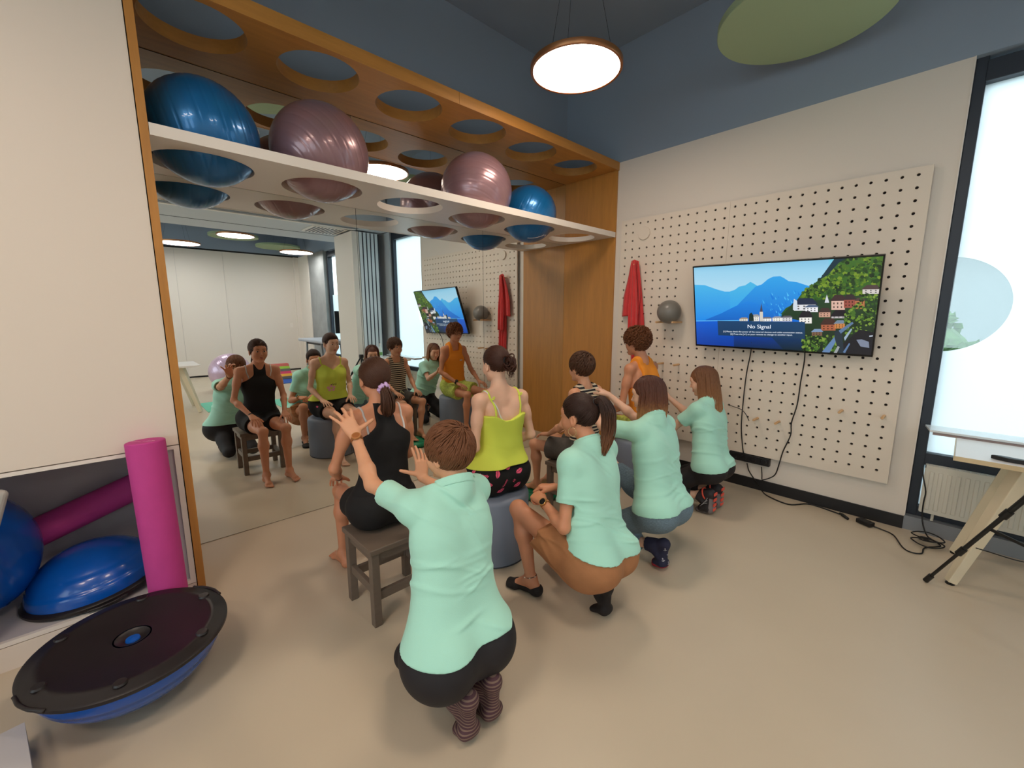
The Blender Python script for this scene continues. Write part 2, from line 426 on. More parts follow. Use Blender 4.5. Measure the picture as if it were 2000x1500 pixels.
# ---- oak lining of the niche: side panel, soffit with round holes, jamb
def holed_slab(x0, x1, y0, y1, z0, z1, holes, n=40):
    """horizontal board with round holes: one cell per hole"""
    mb = MB(); hs = sorted(holes, key=lambda h: h[1])
    cuts = [y0] + [(hs[i][1] + hs[i + 1][1]) / 2 for i in range(len(hs) - 1)] + [y1]
    for i, (hx, hy, r) in enumerate(hs):
        a, b = cuts[i], cuts[i + 1]; ring = []; out = []
        angs = [2 * PI * j / n for j in range(n)]
        for c in ((x0, a), (x1, a), (x1, b), (x0, b)): angs.append(math.atan2(c[1] - hy, c[0] - hx) % (2 * PI))
        angs = sorted(angs); k = len(angs)
        for an in angs:
            c, s = math.cos(an), math.sin(an)
            t = min(((x1 if c > 0 else x0) - hx) / c if abs(c) > 1e-9 else 1e9, ((b if s > 0 else a) - hy) / s if abs(s) > 1e-9 else 1e9)
            ring.append((hx + r * c, hy + r * s)); out.append((hx + t * c, hy + t * s))
        vs = [(p[0], p[1], z) for z in (z0, z1) for p in ring + out]
        fs = []
        for j in range(k):
            q = (j + 1) % k
            fs += [(j, q, q + k, j + k), (2 * k + j, 3 * k + j, 3 * k + q, 2 * k + q), (j, 2 * k + j, 2 * k + q, q)]
        mb._add(vs, fs)
    vs = [(x, y, z) for x in (x0, x1) for y in (y0, y1) for z in (z0, z1)]
    mb._add(vs, [(0, 1, 3, 2), (4, 6, 7, 5), (0, 4, 5, 1), (2, 3, 7, 6)])
    return mb
o = MB().box((-D + 0.001, -0.018, 0.0), (0.0, 0.0, ZW)).build('trim_14', m_oak); struct(o)
o = MB().box((-D, -3.785, 0.0), (0.004, -3.752, ZW)).build('trim_15', m_oak); struct(o)
o = MB().box((-D, -3.7888, 0.0), (-0.006, -3.7852, ZW)).build('trim_16', m_dark); struct(o)
sf = thing('oak_soffit', 'long oak soffit board with six round cut-outs, over the mirrored niche', 'soffit', (-0.34, -1.9, 2.97))
holed_slab(-D, -0.002, -3.75, -0.02, 2.968, ZW, [(-0.27, -0.395 - 0.619 * k, 0.232) for k in range(6)]).build('soffit_board', m_oak_h, sf, smooth='auto', fix=False)
MB().box((-0.004, -3.75, 2.966), (0.012, -2.02, ZW + 0.002)).build('soffit_edge', m_oak_h, sf)
MB().box((-0.004, -2.017, 2.966), (0.012, -0.002, ZW + 0.002)).build('soffit_edge', m_oak_h, sf)
SHELF_Y = [-0.32 - 0.637 * k for k in range(6)]
sh = thing('ball_shelf', 'long white shelf with six round holes holding exercise balls, across the mirror', 'shelf', (-0.34, -1.9, 2.31))
holed_slab(-D + 0.004, -0.002, -3.75, -0.02, 2.311, 2.359, [(-0.34, y, 0.24) for y in SHELF_Y]).build('shelf_board', m_shelf, sh, smooth='auto', fix=False)
MB().box((-0.004, -3.75, 2.309), (0.004, -0.02, 2.361)).build('shelf_edge', m_shelf, sh)
for y in (-1.25,):
    pass

# ---- built-in white cabinet left of the niche, open compartment at the bottom
cb = thing('built_in_cabinet', 'tall white built-in cabinet with an open compartment at floor level, left of the mirror', 'cabinet', (-0.3, -5.5, 0))
m_cab = mat('cabinet_white', (228, 214, 200), 0.5)
m_in = mat('compartment_grey', (188, 182, 184), 0.55)
MB().box((-0.02, -7.99, 0.866), (0.0, -3.789, ZW)).build('door', m_cab, cb)
MB().box((-0.02, -7.99, 0.844), (0.0, -3.789, 0.861)).box((-0.02, -7.99, 0.112), (0.0, -3.789, 0.132)).box((-0.02, -3.812, 0.132), (0.0, -3.789, 0.844)).build('compartment_frame', m_shelf, cb)
MB().box((-0.024, -7.99, 0.0), (-0.002, -3.789, 0.108)).build('plinth', m_cab, cb)
MB().box((-0.62, -7.99, 0.112), (-0.021, -3.82, 0.130)).box((-0.62, -7.99, 0.846), (-0.021, -3.82, 0.86)).box((-0.63, -7.99, 0.112), (-0.62, -3.82, 0.86)).box((-0.62, -3.835, 0.13), (-0.0205, -3.8125, 0.85)).build('compartment_lining', m_in, cb)

# ------------------------------------------------------------------ lamps
m_lamp = bpy.data.materials.new('lamp_diffuser'); m_lamp.use_nodes = True
_b = m_lamp.node_tree.nodes['Principled BSDF']; _b.inputs['Emission Color'].default_value = (*LAMP_COLOR, 1); _b.inputs['Emission Strength'].default_value = LAMP_STRENGTH
m_lamp2 = m_lamp.copy(); m_lamp2.name = 'lamp_diffuser_neutral'
_b = m_lamp2.node_tree.nodes['Principled BSDF']; _b.inputs['Emission Color'].default_value = (0.96, 0.95, 0.95, 1); _b.inputs['Emission Strength'].default_value = 13.0
m_copper = mat('copper_rim', (176, 120, 80), 0.35, metal=0.8)
def pendant(x, y, z, label, r=0.295):
    t = thing('pendant_lamp', label, 'lamp', (x, y, z), 0, 'round pendant lamps')
    T = Matrix.Translation((x, y, z))
    MB().lathe([(0.001, 0.0), (r - 0.015, 0.0)], 64, T).build('diffuser', m_lamp if x < 4 else m_lamp2, t, fix=False)
    MB().lathe([(r - 0.015, -0.003), (r, -0.004), (r + 0.003, 0.0), (r + 0.003, 0.028), (r - 0.01, 0.034), (0.08, 0.036), (0.07, 0.06), (0.001, 0.062)], 64, T).build('rim', m_copper, t, smooth='auto')
    for k in range(3):
        a = 2 * PI * k / 3 + 0.5
        MB().tube([(x + r * 0.8 * math.cos(a), y + r * 0.8 * math.sin(a), z + 0.03), (x + 0.02 * math.cos(a), y + 0.02 * math.sin(a), ZC - 0.03)], 0.0012, 4).build('wire', m_dark, t)
    MB().lathe([(0.001, ZC - z - 0.03), (0.05, ZC - z - 0.03), (0.05, ZC - z), (0.001, ZC - z)], 24, T).build('canopy', m_shelf, t)
    return t
pendant(0.69, -1.575, 3.08, 'glowing round pendant lamp with a copper rim above the group, near the oak soffit')
pendant(1.7, -4.7, 3.08, 'glowing round pendant lamp over the floor in front of the white cabinet')
pendant(2.5, -2.9, 3.15, 'glowing round pendant lamp over the middle of the free floor')
pendant(2.3, -5.6, 3.08, 'glowing round pendant lamp in the front part of the room')
pendant(7.54, -2.72, 3.0, 'glowing round pendant lamp in the far half, leftmost of the three in the mirror', 0.36)
pendant(6.26, -1.94, 3.08, 'glowing round pendant lamp in the far half, middle one of the three in the mirror', 0.33)
pendant(7.14, -0.55, 2.98, 'glowing round pendant lamp in the far half by the window, rightmost in the mirror', 0.36)
pendant(6.6, -4.6, 3.08, 'glowing round pendant lamp in the far half, away from the windows', 0.36)
m_sage = mat('sage_acoustic_felt', (160, 178, 142), 0.85, bump=0.2, bscale=300)
def acoustic(x, y, z, r, label):
    t = thing('acoustic_disc', label, 'ceiling panel', (x, y, z), 0, 'green acoustic ceiling discs')
    MB().lathe([(0.001, 0), (r - 0.004, 0), (r, 0.004), (r, 0.05), (0.001, 0.05)], 72, Matrix.Translation((x, y, z))).build('disc_panel', m_sage, t, smooth='auto')
    for k in range(3):
        a = 2 * PI * k / 3
        MB().tube([(x + r * 0.7 * math.cos(a), y + r * 0.7 * math.sin(a), z + 0.05), (x + r * 0.7 * math.cos(a), y + r * 0.7 * math.sin(a), ZC)], 0.001, 4).build('wire', m_dark, t)
acoustic(1.72, -0.655, 3.3, 0.478, 'large sage green acoustic disc below the ceiling over the pegboard')
acoustic(0.55, -2.9, 3.45, 0.48, 'sage green acoustic disc above the seated girls, seen in the mirror through the shelf holes')
acoustic(8.15, -3.65, 3.4, 0.45, 'green acoustic disc in the far half, leftmost in the mirror')
acoustic(7.9, -1.66, 3.3, 0.5, 'green acoustic disc in the far half, partly behind the middle lamp')
acoustic(6.2, -0.62, 3.5, 0.45, 'green acoustic disc in the far half by the window, higher of the two there')
acoustic(8.2, -0.65, 3.2, 0.5, 'green acoustic disc in the far half by the window, lower of the two there')
# ------------------------------------------------------------------ pegboard and what hangs on it
PX0, PX1, PZ0, PZ1, PIT = 0.091, 2.372, 0.311, 2.452, 0.08
PY = -0.045
m_peg = mat('pegboard_white', (228, 214, 198), 0.5)
m_hole = mat('pegboard_shadow_backing', (34, 26, 24), 0.9)  # dark sheet painting the shade of the gap behind the holes
m_beech = wood('beech_wood', (214, 170, 122), 0.5, (4, 4, 4), 0.12)
def board(name, x0, x1, cols, label):
    """one pegboard panel with real holes"""
    t = thing(name, label, 'pegboard', ((x0 + x1) / 2, PY, PZ0), 0, 'pegboard panels')
    mb = MB(); rows = [2.404 - 0.0803 * r for r in range(26)]
    ycell = [PZ1] + [(rows[i] + rows[i + 1]) / 2 for i in range(25)] + [PZ0]
    xs = [0.144 + PIT * c for c in cols]
    xcell = [x0] + [(xs[i] + xs[i + 1]) / 2 for i in range(len(xs) - 1)] + [x1]
    n = 12; r = 0.0098
    for i, c in enumerate(cols):
        for j, z in enumerate(rows):
            a, b, zt, zb = xcell[i], xcell[i + 1], ycell[j], ycell[j + 1]; x = xs[i]
            if (8 <= c <= 12 and 1.20 < z < 1.93) or (c in (2, 3) and j in (1, 2)) :
                mb._add([(a, PY, zb), (b, PY, zb), (b, PY, zt), (a, PY, zt)], [(0, 1, 2, 3)]); continue
            angs = [2 * PI * k / n for k in range(n)] + [math.atan2(q[1] - z, q[0] - x) % (2 * PI) for q in ((a, zb), (b, zb), (b, zt), (a, zt))]
            angs = sorted(angs); k = len(angs); ring = []; out = []
            for an in angs:
                cc, s = math.cos(an), math.sin(an)
                tt = min(((b if cc > 0 else a) - x) / cc if abs(cc) > 1e-9 else 1e9, ((zt if s > 0 else zb) - z) / s if abs(s) > 1e-9 else 1e9)
                ring.append((x + r * cc, z + r * s)); out.append((x + tt * cc, z + tt * s))
            vs = [(p[0], PY, p[1]) for p in ring + out] + [(p[0], PY + 0.016, p[1]) for p in ring]
            mb._add(vs, [(q, (q + 1) % k, (q + 1) % k + k, q + k) for q in range(k)] + [(q, q + 2 * k, (q + 1) % k + 2 * k, (q + 1) % k) for q in range(k)])
    for a, b in (((x0, PY, PZ0), (x1, PY + 0.018, PZ0)), ((x0, PY, PZ1), (x1, PY + 0.018, PZ1))):
        mb._add([(x0, PY, a[2]), (x1, PY, a[2]), (x1, PY + 0.018, a[2]), (x0, PY + 0.018, a[2])], [(0, 1, 2, 3)])
    for x in (x0, x1): mb._add([(x, PY, PZ0), (x, PY + 0.018, PZ0), (x, PY + 0.018, PZ1), (x, PY, PZ1)], [(0, 1, 2, 3)])
    mb.build('panel', m_peg, t, fix=False)
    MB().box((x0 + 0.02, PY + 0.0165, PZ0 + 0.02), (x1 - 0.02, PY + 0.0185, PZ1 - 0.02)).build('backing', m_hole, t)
    mb = MB()
    for x in (x0 + 0.1, x1 - 0.1): mb.box((x - 0.02, PY + 0.0186, PZ0 + 0.05), (x + 0.02, -0.001, PZ1 - 0.05))
    mb.build('batten', m_peg, t)
board('pegboard', PX0, 1.1435, range(0, 13), 'white pegboard panel next to the oak niche, with the red bands and the grey ball')
board('pegboard', 1.145, PX1, range(13, 28), 'white pegboard panel behind the television, nearer the window')

def peg(x, z, label, L=0.11, up=0.0):
    o = MB().tube([(x, PY - 0.001, z), (x, PY - L * 0.97, z + up), (x, PY - L, z + up)], [0.0095, 0.0095, 0.007], 14).build('wooden_peg', m_beech, smooth='auto')
    tag(o, label, 'peg', 'wooden pegs in the pegboard')
peg(0.624, 1.44, 'wooden peg under the grey ball, on the oak side', 0.19)
peg(0.784, 1.44, 'wooden peg under the grey ball, on the television side', 0.19)
peg(0.624, 1.04, 'wooden peg below the grey ball, nearer the orange tank top')
peg(0.784, 1.04, 'wooden peg below the grey ball, nearer the television')
peg(1.504, 0.64, 'wooden peg low on the board with a thin cable hooked on it')
peg(1.664, 0.64, 'wooden peg low on the board, right of the cabled one')
peg(2.064, 0.80, 'wooden peg low on the board below the television, left of the last one')
peg(2.304, 0.80, 'wooden peg low on the board nearest the window')
o = MB().lathe([(0.001, 0.0), (0.060, 0.0), (0.062, 0.004), (0.062, 0.02), (0.001, 0.02)], 40, Matrix.Translation((0.355, PY - 0.020, 2.30)) @ Matrix.Rotation(-PI / 2, 4, 'X')).build('wall_plug', m_peg, smooth='auto')
tag(o, 'flat white round disc at the top corner of the pegboard above the red bands', 'disc')

# grey soft ball resting on two pegs
m_gball = mat('grey_vinyl', (120, 116, 110), 0.32, var=0.06, vscale=5)
def ball_mesh(c, r, name, m, parent, ribs=0, axis=None, squash=1.0):
    n, k = 96, 144 if ribs else 64; mb = MB(); vs = []
    q = Vector((0, 0, 1)).rotation_difference(Vector(axis).normalized()) if axis else Quaternion()
    for i in range(1, k):
        th = PI * i / k; rr = r
        if ribs:
            ph = abs(((th / PI * ribs) % 1) - 0.5); rr = r * (1 - 0.006 * math.exp(-(ph * 12) ** 2))
        for j in range(n):
            a = 2 * PI * j / n
            vs.append(Vector(c) + q @ Vector((rr * math.sin(th) * math.cos(a), rr * math.sin(th) * math.sin(a), rr * math.cos(th) * squash)))
    vs += [Vector(c) + q @ Vector((0, 0, r * squash)), Vector(c) - q @ Vector((0, 0, r * squash))]
    N_ = (k - 1) * n
    fs = [(i * n + j, (i + 1) * n + j, (i + 1) * n + (j + 1) % n, i * n + (j + 1) % n) for i in range(k - 2) for j in range(n)]
    fs += [(N_, j, (j + 1) % n) for j in range(n)] + [(N_ + 1, (k - 2) * n + (j + 1) % n, (k - 2) * n + j) for j in range(n)]
    mb._add(vs, fs)
    return mb.build(name, m, parent, smooth=True, fix=False)
g = thing('soft_ball', 'small grey soft ball resting on two wooden pegs left of the television', 'ball', (0.71, -0.155, 1.54))
ball_mesh((0.71, -0.155, 1.535), 0.108, 'ball_skin', m_gball, g)

# red stretch bands hanging from a peg
m_red = mat('red_stretch_band', (206, 44, 44), 0.6, bump=0.2, bscale=60, var=0.06, vscale=20, sheen=0.3)
peg(0.304, 2.0, 'wooden peg holding up the red stretch bands', 0.10)
def band(mb, x0, ztop, zbot, w0, w1, y0, lean, folds, phase):
    n, k = 26, 30; vs = []
    for i in range(k + 1):
        t = i / k; z = ztop + (zbot - ztop) * t; w = w0 + (w1 - w0) * min(1, t * 1.6)
        for j in range(n + 1):
            s = j / n - 0.5
            yy = y0 - 0.012 * math.sin(s * folds * 2 * PI + phase) * min(1, 0.25 + t) - 0.018 * math.exp(-(t * 5) ** 2)
            vs.append((x0 + lean * t + s * w, yy, z + 0.02 * s * t + (0.012 * math.cos(s * PI) if i == 0 else 0)))
    st = len(mb.v)
    mb._add(vs, [(i * (n + 1) + j, i * (n + 1) + j + 1, (i + 1) * (n + 1) + j + 1, (i + 1) * (n + 1) + j) for i in range(k) for j in range(n)])
rb = thing('stretch_band', 'folded red stretch bands hanging from a peg near the oak niche', 'band', (0.3, -0.09, 2.0))
mb = MB(); band(mb, 0.298, 2.035, 1.50, 0.06, 0.20, -0.10, -0.03, 2.5, 0.4)
o = mb.build('band_layer', m_red, rb, smooth=True, fix=False); md = o.modifiers.new('solid', 'SOLIDIFY'); md.thickness = 0.004
mb = MB(); band(mb, 0.310, 2.03, 1.02, 0.05, 0.15, -0.078, 0.045, 3.0, 1.4)
o = mb.build('band_layer', m_red, rb, smooth=True, fix=False); md = o.modifiers.new('solid', 'SOLIDIFY'); md.thickness = 0.004
mb = MB(); band(mb, 0.302, 2.025, 1.30, 0.045, 0.11, -0.122, 0.02, 2.0, 2.2)
o = mb.build('band_layer', m_red, rb, smooth=True, fix=False); md = o.modifiers.new('solid', 'SOLIDIFY'); md.thickness = 0.004

# ---- television on a tilting bracket
TL = Vector((1.005, -0.37, 1.905)); TR = Vector((2.225, -0.325, 1.885)); BR = Vector((2.205, -0.115, 1.215)); BL = TL + (BR - TR)
tx = (TR - TL); tw = tx.length; tx.normalize(); tz = (TR - BR); th_ = tz.length; tz.normalize(); tn = tx.cross(tz).normalized()   # tn points into the room (-y)
tz = tn.cross(tx) if tn.cross(tx).dot(tz) > 0 else tx.cross(tn)
TM = Matrix(((tx.x, tz.x, tn.x, BL.x), (tx.y, tz.y, tn.y, BL.y), (tx.z, tz.z, tn.z, BL.z), (0, 0, 0, 1)))   # local: x right, y up, z out of the screen
tv = thing('television', 'large flat television tilted forward on the pegboard, showing a lakeside village', 'television', tuple(BL))
m_tvb = mat('television_black', (14, 14, 16), 0.35)
MB().box((0, 0, -0.03), (tw, th_, -0.001), TM).box((0.25, 0.08, -0.06), (tw - 0.25, th_ - 0.15, -0.03), TM).build('casing', m_tvb, tv, bevel=0.003)
mb = MB()
for a, b in (((0, 0, -0.002), (tw, 0.014, 0.003)), ((0, th_ - 0.009, -0.002), (tw, th_, 0.003)), ((0, 0, -0.002), (0.009, th_, 0.003)), ((tw - 0.009, 0, -0.002), (tw, th_, 0.003))): mb.box(a, b, TM)
mb.build('bezel', m_tvb, tv)
bx, bz_ = 1.55, 1.56
mb = MB().box((bx - 0.20, -0.075, bz_ - 0.15), (bx + 0.20, PY - 0.001, bz_ + 0.15)).box((bx - 0.06, -0.17, bz_ - 0.06), (bx + 0.06, -0.07, bz_ - 0.02)).box((bx - 0.06, -0.19, bz_ + 0.03), (bx + 0.06, -0.07, bz_ + 0.07)).box((bx - 0.14, -0.165, bz_ - 0.09), (bx + 0.14, -0.14, bz_ + 0.1))
mb.build('bracket', m_tvb, tv, bevel=0.003)
# picture: coordinates read in a 2000x1200 view of the screen, mapped to the panel through a homography
def homography(src, dst):
    A = []
    for (x, y), (u, v) in zip(src, dst):
        A.append([x, y, 1, 0, 0, 0, -u * x, -u * y, -u]); A.append([0, 0, 0, x, y, 1, -v * x, -v * y, -v])
    return np.linalg.svd(np.array(A, float))[2][-1].reshape(3, 3)
HM = homography([(45, 215), (1870, 115), (1752, 1070), (58, 960)], [(0.009, th_ - 0.009), (tw - 0.009, th_ - 0.009), (tw - 0.009, 0.014), (0.009, 0.014)])
def scr(x, y, z=0.0):
    q = HM @ np.array([x, y, 1.0]); u, v = q[0] / q[2], q[1] / q[2]
    return TM @ Vector((min(max(u, 0.009), tw - 0.009), min(max(v, 0.0138), th_ - 0.0088), z))
pic_v, pic_f, pic_c = [], [], []
_lay = [0]
def shape(pts, rgb, rgb2=None):
    """a flat colour (or a top-to-bottom blend) on the screen"""
    _lay[0] += 1; z = 0.0003 + _lay[0] * 0.0000015; n = len(pic_v)
    ymin = min(p[1] for p in pts); ymax = max(p[1] for p in pts)
    for p in pts:
        pic_v.append(scr(p[0], p[1], z)); t = (p[1] - ymin) / max(1e-6, ymax - ymin)
        c = lin(rgb) if rgb2 is None else tuple(a * (1 - t) + b * t for a, b in zip(lin(rgb), lin(rgb2)))
        pic_c.append((*c, 1))
    pic_f.append(tuple(range(n, n + len(pts))))
rnd = random.Random(3)
for i in range(10):
    for j in range(4):
        x0, x1 = 20 + i * 190, 20 + (i + 1) * 190; y0, y1 = 80 + j * 170, 80 + (j + 1) * 170
        c = [(128, 190, 222), (150, 205, 232), (170, 214, 236), (160, 208, 236)][j]; c2 = [(150, 205, 232), (170, 214, 236), (160, 208, 236), (150, 200, 236)][j]
        if i > 6 and j < 2: c = (110, 196, 220)
        shape([(x0, y0), (x1, y0), (x1, y1), (x0, y1)], c, c2)
shape([(40, 380), (150, 385), (260, 425), (340, 448), (400, 448), (400, 760), (40, 760)], (70, 176, 228), (20, 130, 226))
shape([(390, 448), (440, 430), (480, 400), (540, 388), (590, 355), (620, 370), (660, 396), (700, 700), (390, 730)], (74, 180, 224), (36, 150, 230))
shape([(480, 560), (560, 480), (640, 400), (700, 380), (760, 330), (810, 306), (880, 302), (915, 320), (960, 350), (1040, 360), (1100, 380), (1160, 400), (1160, 760), (300, 760)], (50, 160, 228), (10, 100, 205))
shape([(150, 720), (300, 660), (420, 600), (560, 540), (640, 560), (760, 620), (1000, 640), (1000, 740), (150, 740)], (30, 130, 220), (14, 96, 190))
for k in range(40):
    x = rnd.uniform(700, 1050); y = rnd.uniform(430, 660); w = rnd.uniform(8, 26)
    shape([(x, y), (x + w, y + w * 1.4), (x + w * 0.3, y + w * 1.8)], rnd.choice([(60, 170, 235), (20, 120, 214), (80, 180, 236)]))
shape([(40, 728), (1000, 728), (1120, 1060), (40, 970)], (8, 92, 205), (4, 40, 130))
shape([(40, 728), (480, 724), (480, 732), (40, 736)], (90, 180, 240))
shape([(420, 880), (1120, 900), (1120, 1060), (420, 1020)], (6, 56, 140), (8, 34, 60))
shape([(700, 800), (1150, 800), (1150, 1060), (900, 1050)], (10, 60, 120), (8, 30, 40))
hill = [(1510, 100), (1880, 80), (1880, 700), (1000, 700), (880, 670), (930, 610), (1010, 570), (1100, 450), (1180, 395), (1250, 340), (1300, 310), (1360, 240), (1420, 180)]
shape(hill, (62, 104, 40), (40, 84, 34))
for k in range(620):
    x = rnd.uniform(1080, 1870); ylo = 100 + max(0, (1500 - x) * 0.85); y = rnd.uniform(ylo + 20, 560)
    w = rnd.uniform(10, 34); a = rnd.uniform(0, 6.28)
    pts = [(x + w * math.cos(a + q) * rnd.uniform(0.7, 1), y + 0.7 * w * math.sin(a + q)) for q in (0, 1.2, 2.4, 3.7, 5)]
    shape(pts, rnd.choice([(92, 124, 34), (50, 84, 32), (30, 58, 30), (116, 144, 44), (70, 104, 34), (24, 46, 26), (36, 66, 30)]))
shape([(1400, 130), (1510, 110), (1440, 180), (1340, 290), (1250, 345)], (22, 48, 62))
shape([(1000, 560), (1880, 470), (1880, 1090), (1080, 1050), (1100, 740), (880, 690)], (38, 66, 40), (20, 34, 26))
def house(x, y, w, h, roof, wall, rh=None):
    rh = rh or h * 0.8
    shape([(x, y), (x + w, y - w * 0.02), (x + w, y + h), (x, y + h)], wall)
    for q in range(3):
        for r_ in range(2): shape([(x + w * (0.14 + q * 0.28), y + h * (0.2 + 0.4 * r_)), (x + w * (0.24 + q * 0.28), y + h * (0.2 + 0.4 * r_)), (x + w * (0.24 + q * 0.28), y + h * (0.4 + 0.4 * r_)), (x + w * (0.14 + q * 0.28), y + h * (0.4 + 0.4 * r_))], tuple(int(c * 0.4) for c in wall))
    shape([(x - w * 0.1, y + 4), (x + w * 0.25, y - rh), (x + w * 0.85, y - rh), (x + w * 1.12, y + 2)], roof)
house(1010, 575, 210, 60, (30, 40, 66), (222, 222, 226), 60); house(1120, 600, 120, 50, (70, 90, 120), (236, 236, 240), 20)
house(1370, 540, 130, 90, (60, 40, 44), (214, 176, 160), 55); house(1490, 530, 110, 80, (52, 40, 46), (150, 78, 66), 50); house(1600, 540, 90, 80, (80, 60, 60), (176, 110, 70), 26)
house(1060, 700, 120, 60, (34, 28, 38), (236, 232, 226), 60); house(1250, 650, 110, 50, (64, 44, 44), (196, 150, 130), 40); house(1370, 690, 150, 20, (26, 22, 32), (190, 184, 186), 60)
house(1270, 770, 140, 60, (66, 42, 38), (168, 94, 66), 60); house(1400, 760, 100, 50, (110, 130, 150), (196, 128, 70), 30); house(1180, 840, 100, 40, (120, 146, 180), (120, 90, 70), 26); house(1670, 430, 170, 45, (76, 60, 60), (206, 200, 196), 40)
house(700, 708, 90, 30, (110, 108, 116), (236, 236, 232), 12); house(800, 704, 90, 34, (150, 150, 156), (238, 236, 226), 14); house(890, 700, 100, 40, (90, 88, 98), (206, 206, 210), 16); house(480, 712, 80, 22, (160, 140, 120), (226, 220, 206), 12); house(600, 690, 70, 46, (150, 150, 150), (232, 230, 222), 20)
shape([(1305, 560), (1328, 480), (1350, 560)], (206, 210, 220)); shape([(1000, 590), (1010, 520), (1040, 540), (1045, 630), (1000, 630)], (206, 216, 226))
shape([(680, 735), (680, 640), (693, 560), (706, 640), (708, 735)], (70, 66, 84)); shape([(676, 738), (676, 645), (708, 645), (708, 738)], (206, 200, 190))
shape([(570, 735), (575, 670), (595, 650), (615, 680), (620, 735)], (24, 44, 40))
for k in range(420):
    if k < 240: x, y = rnd.uniform(1500, 1850), rnd.uniform(480, 900); y = max(y, 560 + (1640 - x) * 0.9) if x < 1640 else y
    else:
        x = rnd.uniform(1090, 1420); y = rnd.uniform(880, 1040)
    w = rnd.uniform(8, 26); a = rnd.uniform(0, 6.28)
    pts = [(x + w * math.cos(a + q) * rnd.uniform(0.7, 1), y + 0.7 * w * math.sin(a + q)) for q in (0, 1.2, 2.4, 3.7, 5)]
    shape(pts, rnd.choice([(98, 132, 44), (52, 88, 34), (28, 54, 28), (120, 150, 60), (66, 104, 38), (20, 40, 24)]))
shape([(1480, 960), (1640, 820), (1850, 850), (1840, 1085), (1430, 1060)], (24, 26, 34))
shape([(1275, 1050), (1440, 840), (1460, 850), (1350, 1050)], (96, 128, 170)); shape([(1400, 840), (1470, 820), (1490, 1060), (1440, 1060), (1400, 900)], (34, 48, 60))
shape([(1440, 830), (1570, 745), (1585, 760), (1460, 860)], (90, 116, 150)); shape([(1490, 900), (1560, 810), (1570, 820), (1500, 930)], (150, 170, 190)); shape([(1390, 1050), (1430, 980), (1450, 990), (1420, 1060)], (150, 156, 160)); shape([(1480, 1040), (1540, 950), (1550, 960), (1500, 1050)], (90, 120, 160))
shape([(1610, 920), (1660, 915), (1730, 940), (1735, 1000), (1650, 985)], (120, 130, 150)); shape([(1735, 880), (1770, 876), (1768, 888), (1735, 892)], (190, 200, 214))
shape([(265, 730), (1115, 745), (1113, 912), (270, 872)], (26, 66, 106), (22, 54, 86))
me = bpy.data.meshes.new('screen'); me.from_pydata(pic_v, [], pic_f)
ca = me.color_attributes.new('picture', 'FLOAT_COLOR', 'POINT'); ca.data.foreach_set('color', [x for c in pic_c for x in c])
m_scr = bpy.data.materials.new('lit_screen'); m_scr.use_nodes = True; nt = m_scr.node_tree; _b = nt.nodes['Principled BSDF']
_a = nt.nodes.new('ShaderNodeAttribute'); _a.attribute_name = 'picture'
_b.inputs['Base Color'].default_value = (0.01, 0.01, 0.01, 1); _b.inputs['Roughness'].default_value = 0.3
nt.links.new(_a.outputs['Color'], _b.inputs['Emission Color']); _b.inputs['Emission Strength'].default_value = 0.78
link('screen', me, m_scr, tv, True)
m_txt = mat('screen_text', (10, 10, 10), emit=(225, 232, 240), estr=0.95)
def scr_text(body, x, y, size_px, z=0.0029):
    p = scr(x, y); q = scr(x + 200, y + 4); r_ = scr(x, y - 40)
    ax = (q - p).normalized(); sc_ = (r_ - p).length / 40 * size_px
    ay = (tz - ax * tz.dot(ax)).normalized()
    p = p + tn * z
    M = Matrix(((ax.x, ay.x, tn.x, p.x), (ax.y, ay.y, tn.y, p.y), (ax.z, ay.z, tn.z, p.z), (0, 0, 0, 1)))
    text_mesh('screen_text', body, sc_, M, m_txt, tv, 0.0, 'CENTER', 0.0)
scr_text('No Signal', 668, 806, 52)
scr_text('[1] Please check the power of the external devices and cable connection status.', 684, 848, 20.5)
scr_text('[2] Press the [\u21b5] on your remote to change to another input.', 678, 872, 20.5)

# ---- sockets, cables
m_cable = mat('black_cable', (16, 15, 16), 0.5)
sk = thing('power_strip', 'black wall-mounted row of power sockets under the pegboard', 'socket', (1.46, -0.03, 0.27))
MB().box((1.30, -0.05, 0.235), (1.625, -0.012, 0.305)).build('housing', m_black, sk, bevel=0.006)
for k in range(4):
    MB().lathe([(0.024, 0), (0.026, 0.003), (0.022, 0.004), (0.020, -0.002), (0.001, -0.002)], 24, Matrix.Translation((1.345 + k * 0.078, -0.051, 0.27)) @ Matrix.Rotation(PI / 2, 4, 'X')).build('socket', mat('socket_black', (34, 32, 34), 0.3), sk, smooth='auto')
def cable(name, pts, label, r=0.0045, cat='cable', n=6):
    o = MB().tube(smooth_path(pts, n), r, 8).build(name, m_cable, smooth=True); return tag(o, label, cat)
W = lambda u, v, y=-0.062: on_plane(u, v, 1, y)
F = lambda u, v, z=0.006: on_plane(u, v, 2, z)
cable('power_cable', [W(1468, 668, -0.16), W(1466, 690, -0.09), W(1458, 730), W(1452, 780), W(1448, 830), W(1450, 870), W(1453, 889, -0.064)], 'thin black cable hanging straight from the television to the sockets')
cable('video_cable', [W(1572, 680, -0.16), W(1571, 705, -0.09), W(1564, 745), W(1557, 790), W(1546, 825), W(1544, 850), W(1530, 880), W(1522, 905, -0.05), W(1515, 925, -0.03), W(1505, 933, -0.025), W(1488, 938, -0.02)], 'wavy black cable from the right part of the television down to the baseboard')
cable('hook_cable', [W(1424, 790, -0.055), W(1432, 794, -0.07), W(1446, 799, -0.08), W(1456, 808, -0.17), W(1463, 822, -0.17)], 'short thin wire draped over the cabled wooden peg', 0.003)
